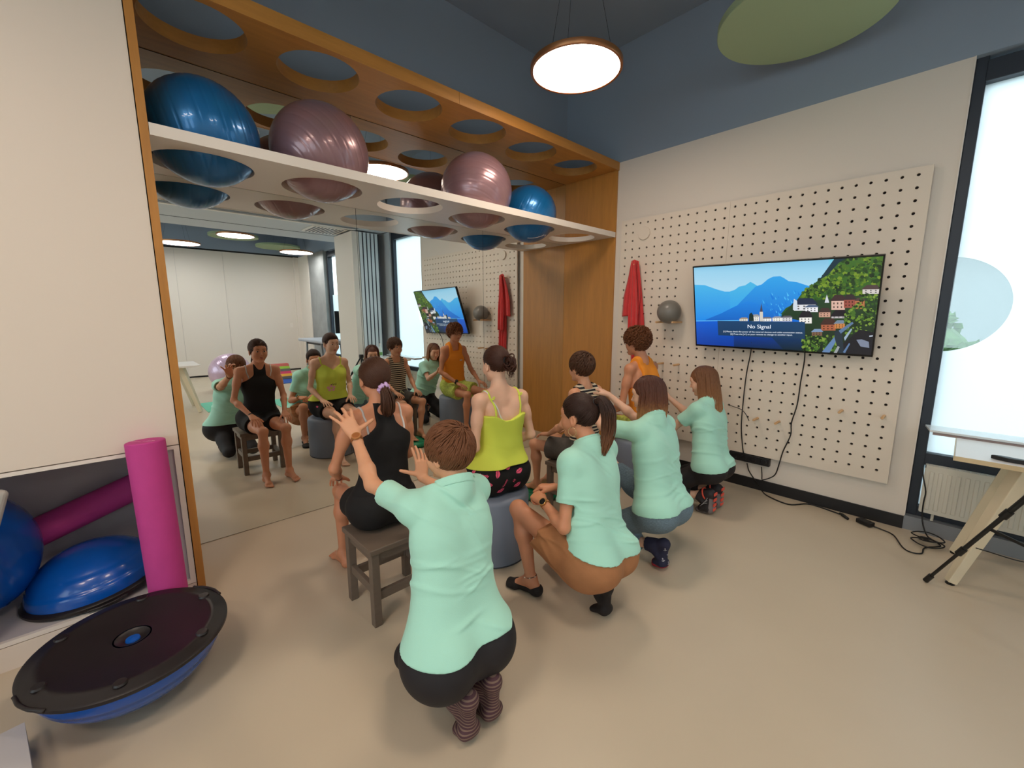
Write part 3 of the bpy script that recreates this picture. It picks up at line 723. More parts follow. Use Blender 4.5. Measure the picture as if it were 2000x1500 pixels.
cable('floor_cable', [W(1459, 905, -0.056), W(1463, 920, -0.04), W(1476, 940, -0.03), F(1487, 957), F(1500, 969), F(1540, 985), F(1575, 984), F(1600, 990), F(1640, 1004)], 'black cable running from the sockets down along the baseboard floor', 0.005)
cable('socket_lead', [W(1487, 912, -0.058), W(1488, 925, -0.03), W(1488, 936, -0.02)], 'short black lead from the last socket down to the baseboard', 0.004)
cable('plug_loop', [W(1432, 892, -0.05), W(1425, 896, -0.04), W(1424, 899, -0.03), W(1434, 900, -0.02)], 'small loop of black wire at the left end of the sockets', 0.003)
o = MB().tube([F(1640, 1002, 0.012), F(1646, 1006, 0.012), F(1656, 1013, 0.012)], [0.006, 0.012, 0.010], 10).build('cable_plug', m_cable, smooth=True); tag(o, 'black cable plug lying on the floor at the baseboard', 'plug')
p0, p1 = F(1676, 1014, 0.02), F(1704, 1026, 0.02)
o = MB().bar(p0, p1, 0.055, 0.032).build('power_adapter', m_black, bevel=0.006); tag(o, 'black power adapter brick on the floor in front of the baseboard', 'adapter')
c0 = F(1812, 1062, 0.008)
coil = [F(1706, 1028, 0.012), F(1722, 1034), F(1745, 1045), F(1762, 1068), F(1778, 1078), F(1800, 1081), F(1806, 1070)]
for k in range(40):
    a = k * 0.62; rr = 0.055 + 0.03 * math.sin(a * 0.37); coil.append(c0 + Vector((rr * math.cos(a), rr * math.sin(a) * (0.8 + 0.3 * math.sin(k)), 0.003 + 0.0012 * k)))
coil += [on_plane(1812, 1048, 1, -0.10) , on_plane(1804, 1030, 1, -0.07), on_plane(1801, 1008, 1, -0.045), on_plane(1804, 980, 1, -0.04), on_plane(1808, 960, 1, -0.04), on_plane(1803, 930, 1, -0.04), on_plane(1803, 915, 1, -0.03)]
cable('adapter_cable', coil, 'coiled black cable on the floor by the window plinth, rising beside the radiator', 0.0042, n=4)

# ---- radiator under the window
m_rad = mat('radiator_white', (216, 212, 200), 0.4)
rd = thing('radiator', 'white panel radiator with a slotted top grille under the window', 'radiator', (3.0, -0.0, 0.14))
mb = MB().box((2.55, 0.0, 0.15), (3.58, 0.012, 0.475))
for k in range(24):
    x = 2.575 + k * 0.042; mb.box((x, -0.008, 0.18), (x + 0.022, 0.002, 0.45))
mb.build('front_panel', m_rad, rd, bevel=0.004)
MB().box((2.55, 0.025, 0.15), (3.58, 0.043, 0.475)).build('rear_panel', m_rad, rd)
mb = MB().box((2.548, -0.004, 0.47), (3.582, 0.002, 0.49)).box((2.548, 0.040, 0.47), (3.582, 0.046, 0.49)).box((2.548, -0.004, 0.16), (2.553, 0.046, 0.49))
for k in range(42): mb.box((2.56 + k * 0.0245, 0.0, 0.484), (2.568 + k * 0.0245, 0.044, 0.49))
mb.box((2.55, 0.018, 0.484), (3.58, 0.022, 0.4905)); mb.build('top_grille', m_rad, rd)
for x in (2.62, 3.5): MB().tube([(x, 0.02, 0.15), (x, 0.02, 0.10)], 0.008, 8).build('pipe', m_rad, rd)
o = MB().prism([(2.515, 0.02, 0.752), (2.545, -0.155, 0.752), (3.60, -0.155, 0.752), (3.60, 0.02, 0.752)], (0, 0, 0.014)).build('window_sill', mat('sill_white', (222, 226, 228), 0.15, coat=0.4), bevel=0.002)
struct(o); o.name = 'trim_17'
MB().box((2.56, -0.15, 0.735), (3.58, 0.0, 0.750)).build('trim_18', mat('sill_edge', (150, 130, 126), 0.5))['kind'] = 'structure'  # brownish shadow along the sill's front edge, put into this strip's colour

# ---- white desk with tapered beech-white legs by the window
m_desk = mat('desk_white', (236, 230, 226), 0.35); m_edge = wood('desk_edge_birch', (214, 190, 150), 0.5, (6, 1, 6), 0.08)
m_leg = mat('desk_leg_cream', (222, 208, 180), 0.4)
dk = thing('desk', 'white desk with slanted cream legs beside the window at the right edge', 'desk', (3.3, -0.42, 0))
MB().box((2.67, -0.68, 0.722), (3.60, -0.17, 0.742)).build('desk_top', m_desk, dk, bevel=0.001)
MB().box((2.668, -0.683, 0.716), (3.602, -0.679, 0.741)).box((2.665, -0.683, 0.716), (2.669, -0.167, 0.741)).build('edge_band', m_edge, dk)
for (fx, fy), (ux, uy) in (((2.735, -0.665), (2.93, -0.56)), ((2.745, -0.20), (2.93, -0.30)), ((3.54, -0.665), (3.40, -0.56)), ((3.54, -0.20), (3.40, -0.30))):
    lg = MB().bar((fx, fy, 0.012), (ux, uy, 0.716), 0.042, 0.042, 0.085, 0.06).build('leg', m_leg, dk, bevel=0.004)
    ft = MB().lathe([(0.001, 0.0), (0.02, 0.0), (0.02, 0.008), (0.008, 0.012), (0.008, 0.02)], 20, Matrix.Translation((fx, fy, 0))).build('foot_glide', m_cable, lg)
o = MB().prism([(2.80, -0.60, 0.7425), (2.86, -0.63, 0.7425), (3.12, -0.64, 0.7425), (3.14, -0.60, 0.7425), (2.98, -0.585, 0.7425), (2.9, -0.60, 0.7425), (2.84, -0.585, 0.7425)], (0, 0, 0.022)).build('remote_control', m_black, bevel=0.004)
tag(o, 'black remote control lying on the white desk by the window', 'remote control')
bt = thing('bottle', 'clear bottle with a green label on the white desk, seen in the mirror', 'bottle', (3.45, -0.35, 0.742))
MB().lathe([(0.001, 0.0), (0.034, 0.0), (0.036, 0.01), (0.036, 0.13), (0.02, 0.18), (0.013, 0.22), (0.001, 0.22)], 24, Matrix.Translation((3.45, -0.35, 0.7425))).build('bottle_body', mat('bottle_glass', (214, 226, 222), 0.1), bt, smooth='auto')
MB().lathe([(0.0365, 0.03), (0.0365, 0.09)], 24, Matrix.Translation((3.45, -0.35, 0.7425))).build('label_band', mat('label_green', (110, 160, 90), 0.6), bt, smooth='auto')
MB().lathe([(0.001, 0.25), (0.014, 0.25), (0.014, 0.222), (0.001, 0.222)], 20, Matrix.Translation((3.45, -0.35, 0.7425))).build('cap', m_shelf, bt, smooth='auto')

# ---- tripod in front of the desk: one leg and the stay are in the picture
tp = thing('tripod', 'black folding tripod in front of the white desk at the right edge', 'tripod', (2.9, -0.87, 0))
m_tri = mat('tripod_black', (20, 19, 20), 0.4)
APX = Vector((3.00, -0.92, 0.82))
for k, ft_ in enumerate(((2.64, -0.75, 0.015), (3.42, -0.74, 0.015), (3.25, -1.30, 0.015))):
    ft_ = Vector(ft_); dv = APX - ft_
    lg = MB().tube([ft_, ft_ + dv * 0.35], 0.008, 10).tube([ft_ + dv * 0.30, ft_ + dv * 0.68], 0.0105, 10).tube([ft_ + dv * 0.64, APX], 0.013, 10).build('leg', m_tri, tp, smooth='auto')
    for q0, rr in ((0.28, 0.016), (0.62, 0.018)): MB().tube([ft_ + dv * q0, ft_ + dv * (q0 + 0.05)], rr, 10).build('clamp', m_tri, lg, smooth='auto')
    MB().tube([ft_ - dv * 0.005, ft_ + dv * 0.05], 0.014, 10).build('rubber_foot', m_tri, lg, smooth='auto')
    MB().bar(ft_ + dv * 0.52, (APX.x, APX.y, 0.40), 0.008, 0.014).build('stay', m_tri, tp)
MB().tube([(APX.x, APX.y, 0.36), (APX.x, APX.y, 0.84)], 0.012, 12).build('centre_column', m_tri, tp, smooth='auto')
MB().box((APX.x - 0.03, APX.y - 0.03, 0.79), (APX.x + 0.03, APX.y + 0.03, 0.85)).build('hub', m_tri, tp, bevel=0.008)
o = MB().tube(smooth_path([(2.80, -0.80, 0.30), (2.85, -0.70, 0.26), (2.98, -0.68, 0.25), (3.06, -0.72, 0.32), (3.10, -0.84, 0.42)], 8), 0.003, 6).build('loose_wire', m_cable, smooth=True); tag(o, 'thin black wire looped around the tripod leg', 'wire')

# ------------------------------------------------------------------ exercise balls on the shelf
def pearl(name, rgb, r=0.25):
    return mat(name, rgb, 0.30, metal=0.35, bump=0.05, bscale=4, var=0.07, vscale=3, coat=0.4)
m_bb = pearl('blue_pearl_vinyl', (22, 108, 170)); m_mv = pearl('mauve_pearl_vinyl', (150, 116, 122))
def shelf_ball(k, r, m, axis, label, dy=0.0):
    y = SHELF_Y[k] + dy; z = 2.3595 + math.sqrt(max(r * r - 0.24 ** 2, 0)) + 0.0015
    t = thing('exercise_ball', label, 'exercise ball', (-0.34, y, z), 0, 'exercise balls on the white shelf')
    ball_mesh((-0.34, y, z), r, 'ball_skin', m, t, 17, axis)
    a = Vector(axis).normalized(); q = Vector((0, 0, 1)).rotation_difference(a); p = Vector((-0.34, y, z)) + a * r * 0.998
    MB().lathe([(0.001, 0.006), (0.010, 0.006), (0.014, 0.002), (0.018, -0.004)], 20, Matrix.Translation(p) @ q.to_matrix().to_4x4()).build('plug', m_shelf, t, smooth='auto')
    return t
shelf_ball(5, 0.268, m_bb, (0.2, 1, 0.25), 'shiny blue exercise ball on the shelf nearest the white cabinet', 0.015)
shelf_ball(4, 0.292, m_mv, (-0.3, 0.8, 0.5), 'shiny mauve exercise ball on the shelf next to the big blue one')
shelf_ball(2, 0.298, m_mv, (-0.3, 0.5, 0.9), 'shiny mauve exercise ball on the shelf after the empty hole', 0.0)
shelf_ball(1, 0.256, m_bb, (0.6, 0.7, -0.45), 'small blue exercise ball on the shelf nearest the oak side panel', 0.0)
t4 = MB()
# white maker's ring and line low on the small blue ball
cB = Vector((-0.34, SHELF_Y[1], 2.3595 + math.sqrt(0.256 ** 2 - 0.24 ** 2) + 0.0015))
t4.torus(cB + Vector((0.55, 0.28, -0.78)).normalized() * 0.257, 0.008, 0.0025, Vector((0, 0, 1)).rotation_difference(Vector((0.55, 0.28, -0.78))).to_matrix().to_4x4(), 20, 6)
t4.tube([cB + Vector((0.62 - 0.05 * q, 0.18 - 0.06 * q, -0.80)).normalized() * 0.2568 for q in range(9)], 0.0022, 6)
o = t4.build('printed_ring', m_shelf, [x for x in bpy.data.objects if x.name.startswith('exercise_ball')][-1], smooth=True)

# ------------------------------------------------------------------ stools, drums, discs
m_grey_wood = wood('grey_painted_wood', (112, 98, 86), 0.5, (2, 2, 12), 0.10)
def stool(cx, cy, label, h=0.41, wx=0.335, wy=0.375):
    t = thing('stool', label, 'stool', (cx, cy, 0), 0, 'grey wooden stools')
    MB().box((cx - wx / 2, cy - wy / 2, h - 0.028), (cx + wx / 2, cy + wy / 2, h)).build('seat', m_grey_wood, t, bevel=0.004)
    lx, ly = wx / 2 - 0.03, wy / 2 - 0.03
    for sx in (-1, 1):
        for sy in (-1, 1):
            MB().box((cx + sx * lx - 0.02, cy + sy * ly - 0.02, 0.0), (cx + sx * lx + 0.02, cy + sy * ly + 0.02, h - 0.028)).build('leg', m_grey_wood, t, bevel=0.003)
    for s in (-1, 1):
        MB().box((cx - lx + 0.02, cy + s * ly - 0.011, 0.16 if s < 0 else 0.13), (cx + lx - 0.02, cy + s * ly + 0.011, 0.205 if s < 0 else 0.175)).build('stretcher', m_grey_wood, t, bevel=0.002)
        MB().box((cx + s * lx - 0.011, cy - ly + 0.02, 0.13), (cx + s * lx + 0.011, cy + ly - 0.02, 0.175)).build('stretcher', m_grey_wood, t, bevel=0.002)
        MB().box((cx - lx + 0.02, cy + s * ly - 0.009, h - 0.075), (cx + lx - 0.02, cy + s * ly + 0.009, h - 0.028)).build('apron', m_grey_wood, t)
        MB().box((cx + s * lx - 0.009, cy - ly + 0.02, h - 0.075), (cx + s * lx + 0.009, cy + ly - 0.02, h - 0.028)).build('apron', m_grey_wood, t)
    return t
stool(0.68, -3.02, 'grey wooden stool under the girl in the black top')
stool(0.72, -1.49, 'grey wooden stool under the boy in the striped top')
m_drum = mat('grey_blue_leatherette', (124, 134, 152), 0.5, bump=0.15, bscale=500, var=0.02)
def drum(cx, cy, r, h, label):
    t = thing('drum_stool', label, 'pouf', (cx, cy, 0), 0, 'round padded drum stools')
    T = Matrix.Translation((cx, cy, 0))
    MB().lathe([(0.001, 0.0), (r - 0.012, 0.0), (r - 0.004, 0.004), (r - 0.001, 0.02), (r, h * 0.5), (r - 0.001, h - 0.03), (r - 0.008, h - 0.012), (r - 0.02, h - 0.003), (r - 0.04, h), (0.001, h + 0.004)], 72, T).build('cover', m_drum, t, smooth='auto')
    MB().torus((cx, cy, 0.006), r - 0.005, 0.005, None, 64, 8).build('piping', mat('piping_dark', (70, 74, 84), 0.6), t, smooth=True)
    a = 2.6
    MB().tube([(cx + (r + 0.001) * math.cos(a), cy + (r + 0.001) * math.sin(a), 0.02), (cx + (r + 0.001) * math.cos(a), cy + (r + 0.001) * math.sin(a), h - 0.03)], 0.0015, 6).build('seam', mat('piping_dark', (70, 74, 84)), t)
drum(0.675, -2.315, 0.238, 0.42, 'grey-blue padded drum stool under the girl in the lime top')
drum(0.735, -0.585, 0.238, 0.42, 'grey-blue padded drum stool under the boy in the orange tank top')
gd = thing('balance_disc', 'green air-filled balance disc on the floor under the striped boy\'s feet', 'balance disc', (0.30, -1.47, 0))
MB().lathe([(0.001, 0.014), (0.03, 0.012), (0.15, 0.002), (0.172, 0.012), (0.18, 0.03), (0.172, 0.048), (0.15, 0.058), (0.06, 0.064), (0.001, 0.064)], 64, Matrix.Translation((0.30, -1.47, -0.0015))).build('disc_skin', mat('green_rubber', (22, 140, 98), 0.28, var=0.05), gd, smooth=True)
mb = MB()
for rr in (0.05, 0.09, 0.13): mb.torus((0.30, -1.47, 0.0585), rr, 0.003, None, 48, 6)
mb.build('ring_ridges', MATS['green_rubber'], gd, smooth=True)

# ------------------------------------------------------------------ dome trainers, rollers, box at the left
m_bosu = mat('blue_dome_rubber', (8, 84, 176), 0.26, coat=0.3, bump=0.04, bscale=6); m_bbase = mat('black_trainer_base', (30, 24, 25), 0.42, bump=0.1, bscale=120)
def bosu(M, label, r=0.315, dome_h=0.21):
    """dome trainer in its own frame: platform at z = 0 facing -z, dome bulging to +z"""
    t = thing('dome_trainer', label, 'balance trainer', tuple(M.translation), 0, 'half-ball balance trainers')
    dome = [(r * 0.93 * math.cos(a), 0.02 + dome_h * math.sin(a)) for a in [PI / 2 * k / 20 for k in range(21)]]
    dome[-1] = (0.001, 0.02 + dome_h)
    d2 = []
    for i, (a, b) in enumerate(dome):
        d2.append((a, b))
        if i in (4, 8, 12) : d2.append((a * 0.985, b + 0.001))
    MB().lathe(d2, 72, M).build('dome', m_bosu, t, smooth=True)
    MB().lathe([(0.001, 0.0), (0.028, 0.0), (0.06, -0.002), (r * 0.78, -0.002), (r * 0.80, -0.006), (r * 0.86, -0.006), (r * 0.88, -0.001), (r * 0.97, 0.0), (r, 0.006), (r, 0.018), (r * 0.97, 0.026), (r * 0.92, 0.028)][2:], 72, M).build('platform', m_bbase, t, smooth='auto')
    MB().lathe([(0.055, -0.002), (0.05, 0.004), (0.028, 0.012), (0.001, 0.012)], 32, M).build('centre_dish', m_bbase, t, smooth='auto')
    MB().lathe([(0.024, 0.0115), (0.022, 0.006), (0.001, 0.004)], 24, M).build('air_plug', m_bosu, t, smooth='auto')
    for k in range(6):
        mb = MB(); a = k * PI / 3 + 0.3; c = M @ Vector((r * 0.84 * math.cos(a), r * 0.84 * math.sin(a), -0.006))
        q = M.to_3x3()
        mb.lathe([(0.001, -0.006), (0.018, -0.006), (0.022, 0.0)], 16, Matrix.Translation(c) @ q.to_4x4()); mb.build('grip_stud', m_bbase, t, smooth='auto')
    for s in (0, 1):
        a = s * PI + 0.15; pts = [M @ Vector((r * 1.0 * math.cos(a + da), r * 1.0 * math.sin(a + da), 0.004)) if abs(da) > 0.18 else M @ Vector((r * 1.012 * math.cos(a + da), r * 1.012 * math.sin(a + da), 0.003)) for da in (-0.26, -0.2, -0.1, 0, 0.1, 0.2, 0.26)]
        MB().tube(smooth_path(pts, 4), 0.0065, 8).build('handle', m_bbase, t, smooth=True)
    return t
flip = Matrix.Rotation(PI, 4, 'X')
bosu(Matrix.Translation((0.49, -4.045, 0.232)) @ Matrix.Rotation(0.02, 4, 'Y') @ flip @ Matrix.Rotation(0.9, 4, 'Z'), 'upside-down dome trainer on the floor, black platform up, in front of the cabinet')
bosu(Matrix.Translation((-0.27, -4.165, 0.146)) @ Matrix.Rotation(math.radians(5), 4, 'X'), 'dome trainer lying dome up inside the cabinet compartment behind the pink roller', 0.27, 0.20)
bosu(Matrix.Translation((-0.29, -4.585, 0.445)) @ Matrix.Rotation(math.radians(-80), 4, 'X') @ Matrix.Rotation(0.4, 4, 'Z'), 'dome trainer standing on its edge in the cabinet, dome towards the pink roller', 0.31, 0.24)
m_pink = mat('pink_foam', (196, 62, 140), 0.75, bump=0.25, bscale=220, var=0.03, vscale=20)
def roller(a, b, r, label):
    a = Vector(a); b = Vector(b); L = (b - a).length; q = Vector((0, 0, 1)).rotation_difference((b - a).normalized())
    t = thing('foam_roller', label, 'foam roller', tuple(a), 0, 'pink foam rollers')
    M = Matrix.Translation(a) @ q.to_matrix().to_4x4()
    MB().lathe([(0.001, 0.0), (r - 0.004, 0.0), (r, 0.004), (r, L - 0.004), (r - 0.004, L), (0.001, L)], 48, M).build('foam_body', m_pink, t, smooth='auto')
    return t, M
_, RM = roller((0.135, -3.905, 0.006), (0.075, -3.915, 0.925), 0.074, 'pink foam roller standing upright, leaning against the cabinet')
TX = RM @ Matrix.Translation((-0.045, -0.016, 0.9222)) @ Matrix.Rotation(math.radians(0), 4, 'Z')
roller((-0.47, -4.60, 0.33), (-0.49, -3.93, 0.56), 0.074, 'pink foam roller lying slanted inside the cabinet compartment')
# embossed curved word on the top of the roller
mb = MB()      # the mark is too small to read: short raised strokes in two groups
for k, (w_, h_) in enumerate(((6, 9), (9, 10), (5, 8), (6, 9), (4, 7), (0, 0), (5, 9), (7, 8), (9, 11), (6, 8), (7, 12), (7, 9))):
    if not w_: continue
    u_ = -0.052 + k * 0.0095; a_ = math.radians(45); c_ = (u_ * math.cos(a_) + 0.008, u_ * math.sin(a_) - 0.008)
    mb.box((-w_ * 0.0004, -h_ * 0.0005, 0), (w_ * 0.0004, h_ * 0.0005, 0.0008), RM @ Matrix.Translation((c_[0], c_[1], 0.9218)) @ Matrix.Rotation(a_ + 0.2 * (k % 3 - 1), 4, 'Z'))
mb.build('embossed_mark', mat('pink_emboss', (232, 150, 190), 0.7), _)
pd_ = thing('foam_pad', 'pale grey foam pad standing in front of the cabinet at the left edge', 'pad', (0.045, -4.7, 0.0))
MB().box((-0.022, -0.40, -0.82), (0.022, 0.0, 0.0), Matrix.Translation((0.045, -4.345, 0.80)) @ Matrix.Rotation(math.radians(-17), 4, 'X')).build('pad_body', mat('grey_foam', (176, 172, 166), 0.8, bump=0.3, bscale=150), pd_, bevel=0.02, seg=4)
bx_ = thing('plastic_step', 'grey plastic step with a hollow front in the bottom left corner', 'step', (0.62, -4.55, 0))
SM = Matrix.Translation((0.548, -4.342, 0)) @ Matrix.Rotation(math.radians(9), 4, 'Z')
MB().box((0.0, -0.46, 0.092), (0.105, 0.0, 0.105), SM).box((0.105, -0.085, 0.092), (0.46, 0.0, 0.105), SM).box((0.105, -0.46, 0.092), (0.46, -0.375, 0.105), SM).box((0.355, -0.375, 0.092), (0.46, -0.085, 0.105), SM).build('step_top', mat('step_grey', (186, 180, 180), 0.6), bx_)
MB().box((0.012, -0.448, 0.02), (0.448, -0.012, 0.03), SM).build('step_floor', mat('step_dark', (90, 84, 86), 0.7), bx_)
for q in (0.0, 0.448): MB().box((q, -0.46, 0.0), (q + 0.012, 0.0, 0.092), SM).box((0.012, -0.012 if q == 0 else -0.46, 0.0), (0.448, 0.0 if q == 0 else -0.448, 0.092), SM).build('step_side', MATS['step_grey'], bx_, bevel=0.004)

# ------------------------------------------------------------------ far half of the room, seen only in the mirror
tb = thing('side_table', 'white side table with slanted legs in the far half, left in the mirror', 'table', (4.6, -3.5, 0))
MB().box((4.05, -4.3, 0.72), (4.85, -3.02, 0.745)).build('table_top', m_desk, tb)
for (fx, fy), (ux, uy) in (((4.1, -3.08), (4.2, -3.25)), ((4.8, -3.08), (4.7, -3.25)), ((4.1, -4.24), (4.2, -4.07)), ((4.8, -4.24), (4.7, -4.07))):
    MB().bar((fx, fy, 0.01), (ux, uy, 0.72), 0.05, 0.05, 0.09, 0.07).build('leg', m_leg, tb)
t = thing('exercise_ball', 'large pale pink exercise ball on the floor of the far half, seen in the mirror', 'exercise ball', (4.6, -2.45, 0.33))
ball_mesh((6.1, -2.30, 0.375), 0.375, 'ball_skin', pearl('pale_pink_pearl', (214, 182, 204)), t, 26, (0, 1, 0.3))
o = MB().box((6.3, -1.75, 0.0), (7.9, -0.95, 0.012)).build('exercise_mat', mat('blue_mat', (30, 84, 170), 0.8)); tag(o, 'blue exercise mat on the floor of the far half, seen in the mirror', 'mat')
o = MB().box((3.1, -2.05, 0.0), (4.4, -1.55, 0.01)).build('exercise_mat', mat('mint_mat', (120, 210, 180), 0.8)); tag(o, 'mint green exercise mat on the floor behind the girl in lime, seen in the mirror', 'mat')
o = MB().box((4.0, -3.0, 0.0), (4.9, -2.55, 0.01)).build('exercise_mat', MATS['mint_mat']); tag(o, 'mint green exercise mat on the floor by the white side table, seen in the mirror', 'mat')
cu_ = thing('seat_cushion', 'cushion in bright coloured stripes leaning at the blue mat, seen in the mirror', 'cushion', (7.1, -1.1, 0.0))
for k, c in enumerate(((90, 84, 80), (232, 168, 60), (206, 60, 96), (96, 92, 84), (150, 190, 60), (190, 90, 80))):
    z = 0.02 + k * 0.055
    MB().prism([(6.95 + k * 0.05, -1.30, z), (7.00 + k * 0.05, -1.30, z + 0.055), (7.00 + k * 0.05, -0.90, z + 0.055), (6.95 + k * 0.05, -0.90, z)], (0.14, 0, 0.0)).build('stripe_panel', mat('stripe_%d' % k, c, 0.8), cu_)
mt = thing('massage_table', 'grey massage table with folding metal legs by the far window, seen in the mirror', 'massage table', (6.9, -0.7, 0))
MB().box((5.4, -0.66, 0.89), (7.2, -0.08, 0.96)).build('padded_top', mat('grey_leatherette', (176, 178, 184), 0.5), mt, bevel=0.03, seg=3)
for x in (5.7, 6.9):
    for y in (-0.58, -0.16):
        MB().bar((x, y, 0.0), (x + (0.12 if x < 6 else -0.12), y, 0.89), 0.035, 0.035).build('leg', mat('chrome_metal', (150, 152, 156), 0.3, metal=0.8), mt)
    MB().bar((x + 0.06, -0.58, 0.4), (x + 0.06, -0.16, 0.4), 0.025, 0.025).build('cross_bar', MATS['chrome_metal'], mt)
MB().box((5.8, -0.58, 0.84), (6.8, -0.16, 0.885)).build('under_frame', m_black, mt)
ms = thing('monitor', 'dark computer screen on an arm at the far window, seen in the mirror', 'monitor', (5.6, -0.3, 1.2))
MB().box((5.36, -0.42, 1.12), (5.40, -0.14, 1.60)).build('screen_panel', m_tvb, ms, bevel=0.004)
MB().bar((5.42, -0.28, 1.35), (5.42, -0.05, 1.35), 0.04, 0.04).bar((5.42, -0.05, 1.35), (5.42, 0.015, 1.35), 0.06, 0.12).build('screen_arm', m_black, ms)
# folded partition leaves and a light switch
mp_ = thing('folding_partition', 'folded white partition leaves parked against the stub wall, seen in the mirror', 'partition', (3.95, -0.3, 0))
for k in range(5):
    y = -0.485 + k * 0.075
    MB().box((3.80, y, 0.02), (4.55, y + 0.055, ZW - 0.03)).build('leaf', mat('partition_leaf', (214, 220, 222), 0.5), mp_)
    MB().box((3.795, y + 0.056, 0.02), (4.5, y + 0.074, ZW - 0.04)).build('hinge_gap', m_frame, mp_)
o = MB().box((8.788, -0.36, 1.18), (8.80, -0.28, 1.30)).build('light_switch', m_shelf); tag(o, 'small white light switch on the far wall, seen in the mirror', 'switch')
# ------------------------------------------------------------------ people: smooth implicit surfaces turned into meshes
V = Vector
def A3(v): return np.array([v[0], v[1], v[2]], dtype=np.float32)
def nrm(v):
    v = np.asarray(v, dtype=np.float64); return v / (np.linalg.norm(v) + 1e-12)

def p_cone(a, b, ra, rb, k=0.02, flat=None, cut=None):
    """tapered capsule; flat=(axis, factor) squashes its section, cut=(point, normal) slices it"""
    a = A3(a); b = A3(b); ba = b - a; L2 = float(ba @ ba) + 1e-12; m = max(ra, rb)
    fx = None
    if flat: n = nrm(flat[0]).astype(np.float32); fx = 1.0 / flat[1] - 1.0
    def fn(X, Y, Z):
        x = X - a[0]; y = Y - a[1]; z = Z - a[2]
        t = np.clip((x * ba[0] + y * ba[1] + z * ba[2]) / L2, 0, 1)
        x = x - t * ba[0]; y = y - t * ba[1]; z = z - t * ba[2]
        if fx is not None:
            q = (x * n[0] + y * n[1] + z * n[2]) * fx; x = x + n[0] * q; y = y + n[1] * q; z = z + n[2] * q
        d = np.sqrt(x * x + y * y + z * z) - (ra + (rb - ra) * t)
        if cut is not None:
            c, nn = cut; d = np.maximum(d, (X - c[0]) * nn[0] + (Y - c[1]) * nn[1] + (Z - c[2]) * nn[2])
        return d
    lo = np.minimum(a, b) - m; hi = np.maximum(a, b) + m
    return [fn, lo, hi, k, 1]

def p_ell(c, r, R=None, k=0.02, op=1):
    c = A3(c); r = np.array(r, dtype=np.float32); R = np.eye(3, dtype=np.float32) if R is None else np.array(R, dtype=np.float32); m = float(r.max())
    def fn(X, Y, Z):
        x = X - c[0]; y = Y - c[1]; z = Z - c[2]
        u = (x * R[0, 0] + y * R[1, 0] + z * R[2, 0]) / r[0]; v = (x * R[0, 1] + y * R[1, 1] + z * R[2, 1]) / r[1]; w = (x * R[0, 2] + y * R[1, 2] + z * R[2, 2]) / r[2]
        k0 = np.sqrt(u * u + v * v + w * w) + 1e-6
        k1 = np.sqrt((u / r[0]) ** 2 + (v / r[1]) ** 2 + (w / r[2]) ** 2) + 1e-6
        return k0 * (k0 - 1) / k1
    return [fn, c - m, c + m, k, op]

def infl(prims, t):
    """the same primitives, t thicker"""
    out = []
    for fn, lo, hi, k, op in prims:
        if op < 0: continue
        out.append([(lambda f: (lambda X, Y, Z: f(X, Y, Z) - t))(fn), lo - t, hi + t, k, op])
    return out

